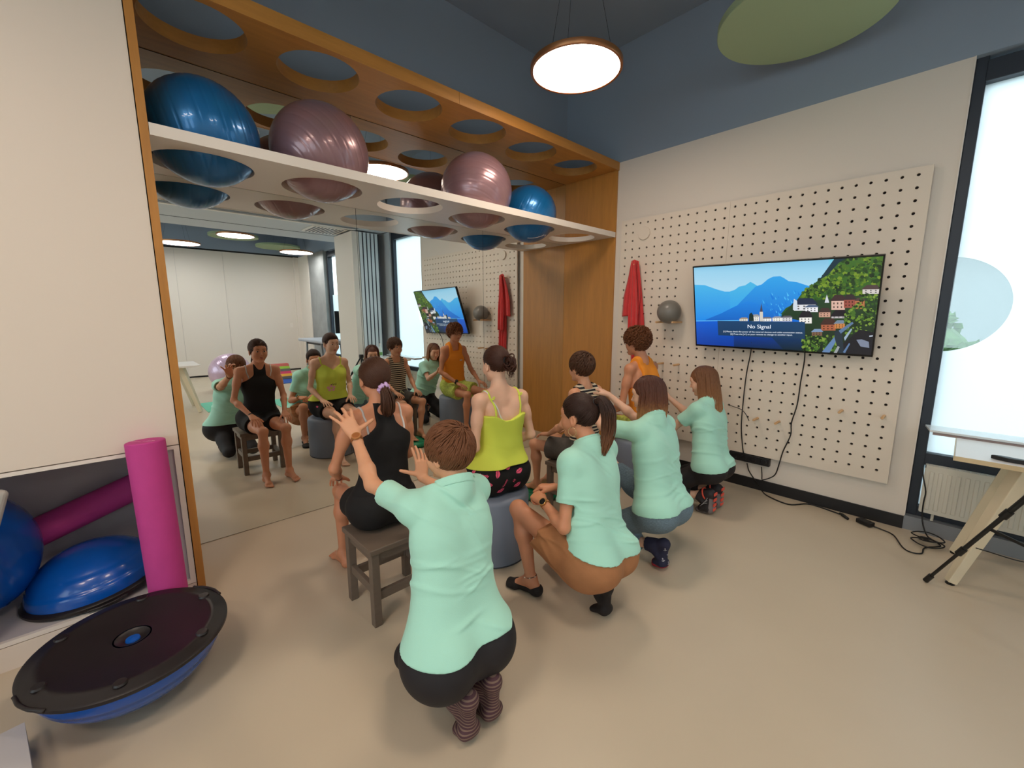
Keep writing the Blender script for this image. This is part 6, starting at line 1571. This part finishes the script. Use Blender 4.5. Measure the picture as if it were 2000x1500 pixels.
# ------------------------------------------------------------------ D: boy in orange tank top, on the far drum
def person_D():
    root = thing('person', 'curly-haired boy with glasses in an orange tank top and lime shorts, on a drum', 'person', (0.74, -0.6, 0))
    H = Head((0.67, -0.635, 1.275), (-1, -0.02, -0.10), sc=0.98, male=True)
    J = dict(nk=(0.725, -0.625, 1.115), ch=(0.75, -0.62, 0.92), wa=(0.765, -0.61, 0.72), pe=(0.77, -0.60, 0.56), sh=((0.71, -0.795, 1.05), (0.735, -0.455, 1.045)),
             el=((0.69, -0.86, 0.765), (0.66, -0.385, 0.77)), wr=((0.48, -0.735, 0.62), (0.46, -0.40, 0.62)), hp=((0.74, -0.69, 0.51), (0.74, -0.52, 0.51)),
             kn=((0.31, -0.715, 0.49), (0.31, -0.40, 0.49)), an=((0.31, -0.745, 0.08), (0.31, -0.385, 0.08)))
    ft = [((0.36, y, 0.028), (0.205, y, 0.02), (0.145, y, 0.012)) for y in (-0.745, -0.385)]
    hands = [dict(d=(-0.92, 0.1, -0.16), n=(-0.1, 0, 1), curls=(0.3, 0.35, 0.35, 0.4), spread=0.12, thumb=(0.7, 0.3)), dict(d=(-0.92, 0.1, -0.16), n=(-0.1, 0, 1), curls=(0.3, 0.35, 0.35, 0.4), spread=0.12, thumb=(0.7, 0.3))]
    B = body(root, J, H, 0.96, hands, ft, SK_TAN, male=True, neck_r=0.050, slim=0.88, tw=0.9)
    face_parts(H, root, (186, 104, 84), (58, 36, 24), (60, 38, 22), closed=True)
    m = mat('orange_jersey', (240, 146, 36), 0.8, bump=0.2, bscale=350)
    def reg(x, f, z):
        t = np.clip(f / 0.03 * 0.5 + 0.5, 0, 1); neckz = -0.02 * (1 - t) - 0.075 * t + 0.2 * np.clip((np.abs(x) - 0.05) / 0.05, 0, 1)
        arm = np.where(z > -0.22, np.abs(x) - (0.105 + 0.05 * np.clip((-z - 0.12) / 0.1, 0, 1)), -1.0); return np.maximum(z - neckz, arm)
    top = cloth(B, 'tank_top', infl(B['T'], 0.014), m, 0.0045, [(np.array((0, 0, 0.53)), (0, 0, -1))], folds(0.008, 15, 24, (0.2, 0.3, 1)), reg)
    bt = bvh_of(top); FM = T_((0, -1, 0), (0, 0, 1), (-1, 0, 0), (0.40, -0.555, 0.905))
    decal(bt, [[(-0.022, -0.008), (0.022, -0.008), (0.022, 0.008), (-0.022, 0.008)]], FM, 'chest_label', mat('label_grey', (200, 196, 190), 0.6), top, 0.003, 0.6)
    lower(B, 'shorts', mat('lime_shorts', (190, 206, 96), 0.8, bump=0.2, bscale=60, var=0.25, vscale=45), 0.52, 0.016, 0.4, seed=9, amp=0.006, r0=0.108, r1=0.106)
    watch(B, 0, 0.88, (-0.3, -0.2, 1), m_black, m_black, m_tvb, 0.023)
    # glasses
    m_gl = mat('glasses_frame', (24, 18, 22), 0.3); gl = None
    for sx in (-1, 1):
        pts = [V(H.w(sx * 0.034 + 0.024 * math.cos(a), 0.098 - 0.006 * abs(math.cos(a)), 0.002 + 0.017 * math.sin(a))) for a in [2 * PI * i / 20 for i in range(21)]]
        o = MB().tube(pts, 0.0018, 6).build('glasses_rim', m_gl, root, smooth=True)
        MB().tube([V(H.w(sx * 0.058, 0.093, 0.006)), V(H.w(sx * 0.074, 0.060, 0.006)), V(H.w(sx * 0.084, 0.0, 0.006)), V(H.w(sx * 0.084, -0.020, -0.010))], 0.0018, 6).build('glasses_arm', m_gl, o, smooth=True)
    MB().tube([V(H.w(-0.011, 0.100, 0.006)), V(H.w(0, 0.104, 0.009)), V(H.w(0.011, 0.100, 0.006))], 0.0018, 6).build('glasses_bridge', m_gl, o, smooth=True)
    short_hair(H, root, hairm('hair_curly_auburn', (104, 60, 32)), BOYREG, 41, 900, 0.034, 0.0038, (0.0, -0.2, 0.95), curl=0.008, grow=0.018, lift=0.012)
person_D()

# ------------------------------------------------------------------ E: therapist in the foreground
def person_E():
    root = thing('person', 'short-haired therapist in a mint polo kneeling in front, hands on the girl in black', 'person', (1.4, -3.1, 0))
    H = Head((1.275, -3.045, 0.962), (-0.97, -0.22, -0.12), sc=0.98)
    J = dict(nk=(1.33, -3.05, 0.835), ch=(1.345, -3.085, 0.67), wa=(1.395, -3.125, 0.47), pe=(1.45, -3.145, 0.285), sh=((1.275, -3.215, 0.780), (1.265, -2.905, 0.760)),
             el=((1.00, -3.245, 0.80), (1.02, -2.84, 0.63)), wr=((0.735, -3.195, 0.945), (0.80, -2.885, 0.675)), hp=((1.45, -3.215, 0.265), (1.43, -3.06, 0.265)),
             kn=((1.18, -3.205, 0.085), (1.15, -2.99, 0.085)), an=((1.52, -3.205, 0.135), (1.52, -3.10, 0.135)))
    ft = [((1.585, y, 0.165), (1.585, y, 0.045), (1.52, y, 0.022)) for y in (-3.20, -3.09)]
    hands = [dict(d=(-0.50, -0.24, 0.82), n=(0.80, -0.25, 0.50), curls=(0.45, 0.40, 0.30, 0.08), spread=0.27, thumb=(1.40, 0.1), sc=1.02), dict(d=(-0.28, 0.12, 0.95), n=(0.95, -0.15, 0.28), curls=(0.15, 0.25, 0.35, 0.4), spread=0.12, thumb=(1.25, 0.05))]
    B = body(root, J, H, 0.98, hands, ft, SK_WARM, bust=0.8, hipw=1.30, glute=1.3, tw=0.94)
    face_parts(H, root, (196, 112, 98), (96, 64, 40), (80, 70, 50))
    zone = lambda X, Y, Z: 0.5 + 0.8 * np.exp(-((Z - 0.50) / 0.12) ** 2)
    polo(B, m_mint, hem=-0.06, f=0.62, seed=3, amp=0.0075, hem_n=(0.0, 0.0, -1), zone=zone, loose=0.014)
    lower(B, 'leggings', m_legg, legs='long', loose=0.007, top=0.55, seed=4, amp=0.002)
    m_sock = stripes('striped_socks', (76, 46, 54), (122, 98, 86), 0.012, 'Z', 0.6)
    for s in (0, 1):
        o = foot_cloth(B, s, ft[s], 'sock', m_sock, 0.005, 0.05)
        an = V(J['an'][s]); kn = V(J['kn'][s]); d = (kn - an).normalized()
        MB().tube([an + d * 0.035, an + d * 0.06, an + d * 0.085], [0.046, 0.049, 0.045], 20).build('sock_cuff', mat('purple_knit', (74, 44, 96), 0.85, bump=0.4, bscale=120), o, smooth='auto')
    watch(B, 0, 0.90, (0.85, -0.35, 0.5), mat('wood_watch_strap', (150, 92, 48), 0.5), mat('wood_watch_case', (186, 124, 70), 0.45), mat('wood_watch_face', (160, 96, 50), 0.5), 0.0245)
    short_hair(H, root, hairm('hair_short_chestnut', (112, 70, 44)), lambda x, y, z: np.maximum((y - z - 0.030) * 0.7, -(z + 0.050 + 0.30 * (y + 0.06))) if hasattr(x, 'shape') else max((y - z - 0.030) * 0.7, -(z + 0.050 + 0.30 * (y + 0.06))), 51, 1700, 0.046, 0.0024, (0.1, -0.62, 0.78), grow=0.010, lift=0.007)
person_E()

# ------------------------------------------------------------------ F: therapist squatting with a ponytail
def person_F():
    root = thing('person', 'dark-haired therapist with ponytail and hoop earring, mint polo and brown shorts, squatting', 'person', (1.4, -2.3, 0))
    H = Head((1.30, -2.245, 0.985), (-0.97, -0.15, -0.10), sc=0.98)
    J = dict(nk=(1.375, -2.25, 0.845), ch=(1.405, -2.265, 0.67), wa=(1.455, -2.30, 0.48), pe=(1.50, -2.325, 0.33), sh=((1.385, -2.405, 0.785), (1.37, -2.10, 0.785)),
             el=((1.425, -2.50, 0.50), (1.30, -2.06, 0.52)), wr=((1.235, -2.445, 0.555), (1.19, -2.30, 0.575)), hp=((1.47, -2.405, 0.285), (1.46, -2.25, 0.285)),
             kn=((1.085, -2.47, 0.465), (1.08, -2.18, 0.075)), an=((1.165, -2.455, 0.085), (1.49, -2.31, 0.135)))
    ft = [((1.20, -2.445, 0.03), (1.075, -2.475, 0.021), (1.02, -2.49, 0.013)), ((1.555, -2.315, 0.165), (1.555, -2.315, 0.045), (1.49, -2.31, 0.022))]
    hands = [dict(d=(-0.86, 0.25, 0.05), n=(0.05, -0.35, 0.93), curls=(1.1, 1.15, 1.2, 1.25), spread=0.03, thumb=(0.5, 0.8)), dict(d=(-0.75, -0.60, 0.0), n=(-0.1, 0.1, 1), curls=(0.8, 0.85, 0.9, 0.95), spread=0.04, thumb=(0.5, 0.6))]
    B = body(root, J, H, 0.95, hands, ft, SK_TAN, bust=0.85, hipw=1.15, glute=1.25)
    face_parts(H, root, (190, 98, 90), (36, 24, 20), (50, 32, 22))
    polo(B, m_mint, hem=-0.055, f=0.62, seed=13, amp=0.006, hem_n=(-0.10, -0.10, -1), loose=0.019)
    m = mat('brown_linen', (166, 112, 72), 0.85, bump=0.25, bscale=200, var=0.05, vscale=30)
    g = [thigh_cloth(B, 0, 0.55, 0.108, 0.108, 0.05, (-0.72, -0.05, 0.60)), thigh_cloth(B, 1, 0.60, 0.110, 0.105, 0.05)]
    P = infl(B['T'], 0.012) + g
    waist_cloth(B, 'shorts', P, m, 0.005, np.array(J['pe']) + (np.array(J['wa']) - np.array(J['pe'])) * 0.40, (lambda f1, f2: (lambda X, Y, Z: f1(X, Y, Z) + f2(X, Y, Z)))(folds(0.006, 17, 24, (0.6, 0.3, 0.6)), creases(nrm((0.5, 0, 0.85)), (0.85, 0.0, -0.5), np.array((1.30, -2.45, 0.36)), (-0.10, 0.10), 0.007, 5, 10)))
    mk = mat('black_footie', (28, 22, 22), 0.8, bump=0.3, bscale=200)
    an = ft[0]
    def low(X, Y, Z): return np.maximum(Z - (0.040 + 0.028 * np.clip((1.085 - X) / 0.05, 0, 1) + 0.02 * np.clip((X - 1.18) / 0.03, 0, 1)), -1)
    foot_cloth(B, 0, ft[0], 'footie', mk, 0.004, 0, low)
    foot_cloth(B, 1, ft[1], 'footie', mk, 0.004, 0, lambda X, Y, Z: (1.495 - X) - 0.6 * np.clip(0.06 - Z, 0, 1))
    a = V(J['an'][0]) + V((-0.004, 0, 0.02)); mb = MB(); ak = MB().torus(a, 0.034, 0.0018, Matrix.Rotation(-0.2, 4, 'Y'), 32, 6).build('anklet', m_black, root, smooth=True)
    for k in range(7):
        an_ = 2 * PI * k / 7; MB().lathe([(0.001, -0.004), (0.005, 0), (0.001, 0.004)], 10, Matrix.Translation(a + V((0.036 * math.cos(an_), 0.036 * math.sin(an_), 0.007 * math.cos(an_))))).build('anklet_bead', mat('shell_white', (222, 206, 184), 0.4), ak, smooth=True)
    watch(B, 0, 0.86, (0.1, -0.75, 0.7), mat('tan_leather', (176, 118, 70), 0.6), mat('gold_case', (206, 164, 104), 0.3, metal=0.8), m_tvb, 0.0235)
    ep = V(H.w(-0.084, -0.006, -0.048)); MB().torus(ep + V((0, 0, -0.020)), 0.021, 0.0016, Matrix.Rotation(PI / 2, 4, 'X') @ Matrix.Rotation(0.3, 4, 'Y'), 32, 6).build('hoop_earring', mat('gold_hoop', (226, 190, 140), 0.2, metal=0.9), root, smooth=True)
    m = hairm('hair_dark_espresso', (52, 32, 25)); h, Hr = tied_hair(H, root, m, (0, -0.78, 0.48), 61, 900)
    tp = V(H.w(0.0, -0.098, 0.075)); m2 = zramp('hair_espresso_to_chestnut', [(0.78, (128, 80, 50)), (1.05, (56, 34, 26))])
    MB().torus(tp + V((0.005, 0, 0)), 0.015, 0.0045, Matrix.Rotation(1.1, 4, 'Y'), 24, 8).build('hair_tie', m_black, h, smooth=True)
    tail(Hr, 'ponytail', m2, h, [tp, tp + V((0.035, 0.012, 0.012)), tp + V((0.065, 0.025, -0.04)), tp + V((0.07, 0.03, -0.12)), tp + V((0.062, 0.02, -0.20)), tp + V((0.055, 0.0, -0.28))], [0.008, 0.026, 0.036, 0.034, 0.026, 0.012], 230, 0.0024, 5, 0.006)
person_F()

# ------------------------------------------------------------------ long loose hair
def loose_hair(H, root, m, L, seed, n=520, r=0.0032, part=0.015, front=62, name='hair', spreadz=0.0, lenf=None, inw=0.0):
    """from a centre parting down over the sides and back"""
    Hr = Hair(H, seed); g = Hr.cap(root, m, lambda x, y, z: np.maximum((y - z - 0.036) * 0.7, y - 0.105) if True else 0, 0.006, ear=False)
    o = raw_mesh(name, [g.mesh()], m, root); rn = Hr.rn; mb = MB(); S = H.s
    for k in range(n):
        ph = math.radians(rn.uniform(front, 180)) * rn.choice((-1, 1))      # angle from straight ahead
        lay = rn.uniform(0, 1) ** 0.6
        py = 0.75 - 1.5 * (abs(ph) / PI) + rn.uniform(-0.15, 0.15); root_d = V((part * 8 * (1 if ph > 0 else -1) * rn.uniform(0.1, 0.8), py, 0.95))
        eq = V((math.sin(ph), math.cos(ph), -0.12)); off = 0.002 + 0.012 * lay
        pts = [Hr.pos(Hr.slerp(root_d, eq, i / 8), off * (0.4 + 0.6 * i / 8)) for i in range(9)]
        l = (L if lenf is None else lenf(ph)) * rn.uniform(0.90, 1.0); p0 = pts[-1]; c = V(H.w(0, -0.012, -0.02)); rad = (p0 - c); rad.z = 0; w1, w2 = rn.uniform(0, 6), rn.uniform(0, 6)
        back = V(H.R @ np.array((0, -1, 0)))
        for j in range(1, 13):
            t = j / 12
            q = p0 + V((0, 0, -l * t)) - rad * (inw * t) + rad * 0.10 * math.sin(t * PI) + back * (spreadz * t) + V((math.sin(w1 + 5 * t), math.sin(w2 + 4 * t), 0)) * 0.005 * t
            pts.append(q)
        k_ = len(pts); mb.tube(pts, [r * S * (0.5 if i < 2 else 1.0 if i < k_ - 3 else (k_ - i) / 4) for i in range(k_)], 5)
    mb.build('hair_strands', m, o, smooth=True, fix=False)
    return o

# ------------------------------------------------------------------ G: therapist with ombre hair behind the striped boy
def person_G():
    root = thing('person', 'therapist with straight ombre hair in a mint polo and heather leggings, behind the striped boy', 'person', (1.4, -1.6, 0))
    H = Head((1.285, -1.52, 1.005), (-0.93, -0.30, -0.22), sc=0.98)
    J = dict(nk=(1.355, -1.54, 0.865), ch=(1.38, -1.56, 0.69), wa=(1.425, -1.60, 0.50), pe=(1.47, -1.64, 0.35), sh=((1.33, -1.70, 0.80), (1.345, -1.385, 0.80)),
             el=((1.10, -1.735, 0.80), (1.10, -1.345, 0.79)), wr=((0.895, -1.655, 0.93), (0.90, -1.375, 0.93)), hp=((1.45, -1.72, 0.31), (1.44, -1.57, 0.31)),
             kn=((1.09, -1.76, 0.075), (1.02, -1.50, 0.46)), an=((1.49, -1.73, 0.135), (1.06, -1.50, 0.085)))
    ft = [((1.555, -1.725, 0.165), (1.555, -1.725, 0.045), (1.49, -1.72, 0.022)), ((1.10, -1.50, 0.03), (0.975, -1.50, 0.021), (0.92, -1.50, 0.013))]
    hands = [dict(d=(-0.82, 0.12, 0.30), n=(0.30, -0.2, 0.92), curls=(0.45, 0.5, 0.5, 0.5), spread=0.14, thumb=(0.6, 0.3)), dict(d=(-0.80, -0.06, 0.32), n=(0.32, 0.15, 0.92), curls=(0.35, 0.4, 0.45, 0.5), spread=0.16, thumb=(0.6, 0.3))]
    B = body(root, J, H, 0.95, hands, ft, SK_FAIR, bust=0.8, hipw=1.12, glute=1.2)
    face_parts(H, root, (204, 120, 112), (90, 58, 40), (70, 50, 36))
    polo(B, m_mint, hem=-0.01, f=0.60, seed=23, amp=0.007, hem_n=(0.12, 0.05, -1))
    m_he = mat('heather_blue_grey', (104, 124, 138), 0.85, bump=0.3, bscale=120, var=0.35, vscale=14, stretch=(6, 6, 40))
    lower(B, 'leggings', m_he, legs='long', loose=0.008, top=0.5, seed=24, amp=0.003, an_f=0.80)
    m_nv = mat('navy_knit', (32, 34, 60), 0.85, bump=0.3, bscale=200); m_sr = mat('sock_red', (150, 30, 44), 0.85)
    so = foot_cloth(B, 0, ft[0], 'sock', m_nv, 0.004, 0.045)
    foot_cloth(B, 1, ft[1], 'sock', m_nv, 0.004, 0.05)
    bs = bvh_of(so); m_an = mat('sock_white_print', (206, 202, 210), 0.8)
    for (y, z, a) in ((-1.745, 0.15, 0.2), (-1.715, 0.115, -0.3), (-1.745, 0.08, 0.4), (-1.71, 0.055, 0.1)):
        M = surf_frame(bs, (1.75, y - 0.05, z), (-1, 0.25, 0), a)
        if M:
            s_ = 0.8; bar_ = lambda x0, y0, x1, y1, w: [(x0 * s_, (y0 - w) * s_), (x1 * s_, (y1 - w) * s_), (x1 * s_, (y1 + w) * s_), (x0 * s_, (y0 + w) * s_)]
            pol = [[(-0.0014, -0.011), (0.0014, -0.011), (0.0014, 0.010), (-0.0014, 0.010)], bar_(-0.006, 0.005, 0.006, 0.005, 0.0012)]
            pol += [[(0.010 * math.sin(q), -0.002 - 0.009 * math.cos(q)), (0.010 * math.sin(q + 0.5), -0.002 - 0.009 * math.cos(q + 0.5)), (0.0075 * math.sin(q + 0.5), -0.002 - 0.0065 * math.cos(q + 0.5)), (0.0075 * math.sin(q), -0.002 - 0.0065 * math.cos(q))] for q in (-1.25, -0.75, -0.25, 0.25, 0.75)]
            decal(bs, pol, M, 'anchor_print', m_an, so, 0.0015)
    g = Grid(infl(foot_prims(J['an'][0], *ft[0], sc=0.95, right=False, bare=False), 0.0055), 0.0035); g.cut((0, 0, 0.035), (0, 0, 1)); raw_mesh('sock_toe', [g.mesh()], m_sr, so)
    loose_hair(H, root, zramp('hair_ombre', [(0.78, (214, 168, 116)), (0.86, (186, 134, 84)), (0.97, (104, 60, 40)), (1.10, (74, 40, 30))]), 0.215, 71, 1100, 0.0023, 0.015, 66)
person_G()

# ------------------------------------------------------------------ H: therapist with long hair behind the boy in orange
def person_H():
    root = thing('person', 'therapist with long light-brown hair in a mint polo and black leggings, beneath the television', 'person', (1.35, -0.7, 0))
    H = Head((1.25, -0.60, 0.99), (-0.95, -0.18, -0.30), sc=0.97)
    J = dict(nk=(1.315, -0.615, 0.85), ch=(1.335, -0.63, 0.68), wa=(1.365, -0.67, 0.50), pe=(1.40, -0.71, 0.36), sh=((1.29, -0.765, 0.785), (1.30, -0.465, 0.785)),
             el=((1.12, -0.785, 0.62), (1.09, -0.44, 0.66)), wr=((0.935, -0.745, 0.74), (0.925, -0.50, 0.80)), hp=((1.385, -0.785, 0.33), (1.375, -0.64, 0.33)),
             kn=((1.01, -0.93, 0.075), (1.00, -0.60, 0.075)), an=((1.37, -0.79, 0.135), (1.37, -0.65, 0.135)))
    ft = [((1.44, -0.785, 0.16), (1.44, -0.785, 0.05), (1.375, -0.785, 0.025)), ((1.44, -0.645, 0.16), (1.44, -0.645, 0.05), (1.375, -0.645, 0.025))]
    hands = [dict(d=(-0.60, 0.08, 0.78), n=(0.78, -0.1, 0.60), curls=(0.25, 0.3, 0.3, 0.35), spread=0.12, thumb=(0.7, 0.2)), dict(d=(-0.60, -0.05, 0.78), n=(0.78, 0.1, 0.60), curls=(0.25, 0.3, 0.3, 0.35), spread=0.12, thumb=(0.7, 0.2))]
    B = body(root, J, H, 0.93, hands, ft, SK_FAIR, bust=0.75, hipw=1.08, glute=1.1)
    face_parts(H, root, (206, 122, 112), (112, 76, 50), (80, 60, 44), closed=True)
    polo(B, m_mint, hem=0.0, f=0.60, seed=33, amp=0.006, hem_n=(0.1, 0.08, -1))
    lower(B, 'leggings', m_legg, legs='long', loose=0.007, top=0.5, seed=34, amp=0.002, an_f=0.82)
    # running shoes: dark upper, coral sole and laces
    m_up = mat('shoe_upper_dark', (44, 40, 44), 0.7, bump=0.3, bscale=150); m_so = mat('coral_sole', (232, 86, 66), 0.6); m_gs = mat('shoe_grey_foam', (120, 112, 112), 0.6); m_ln = mat('shoe_silver_print', (176, 176, 180), 0.5)
    for s in (0, 1):
        hl, bl, to = [np.array(q) for q in ft[s]]; an = np.array(J['an'][s])
        P = infl(foot_prims(an, *ft[s], sc=0.95, right=bool(s), bare=False, th=1.1), 0.011)
        g = Grid(P, 0.004); g.cut(an - np.array((0.015, 0, 0)) , (-1, 0, 0.3)); sho = raw_mesh('shoe', [g.mesh()], m_up, root)
        g = Grid(infl([p_cone(hl, bl, 0.027, 0.032, 0.02, ((1, 0, 0), 0.9)), p_cone(bl, to + np.array((0, 0, 0.0)), 0.034, 0.026, 0.02)], 0.010), 0.004); g.keep(lambda X, Y, Z: np.minimum((1.448 - X), (Z - 0.022)) + 0 * Y); 
        raw_mesh('sole', [g.mesh()], m_gs, sho)
        for z in (0.05, 0.085, 0.125, 0.17):
            MB().box((1.476, hl[1] - 0.026, z - 0.012), (1.486, hl[1] + 0.026, z + 0.012)).build('tread_pad', m_so, sho, bevel=0.005)
        c = V((1.405, an[1], 0.155)); MB().torus(c, 0.042, 0.006, Matrix.Rotation(1.2, 4, 'Y'), 28, 8).build('shoe_collar', m_so, sho, smooth=True)
        for q in range(3):
            MB().tube([(1.39 + q * 0.018, hl[1] - 0.046, 0.06 + q * 0.02), (1.41 + q * 0.012, hl[1] - 0.050, 0.085 + q * 0.02), (1.44, hl[1] - 0.042, 0.10 + q * 0.02)], 0.0022, 6).build('side_stripe', m_ln, sho, smooth=True)
    loose_hair(H, root, zramp('hair_light_brown', [(0.62, (196, 148, 98)), (0.85, (150, 102, 64)), (1.10, (104, 66, 42))]), 0.36, 81, 1100, 0.0023, 0.015, 70, lenf=lambda ph: 0.25 + 0.13 * abs(ph) / PI, spreadz=0.05)
person_H()
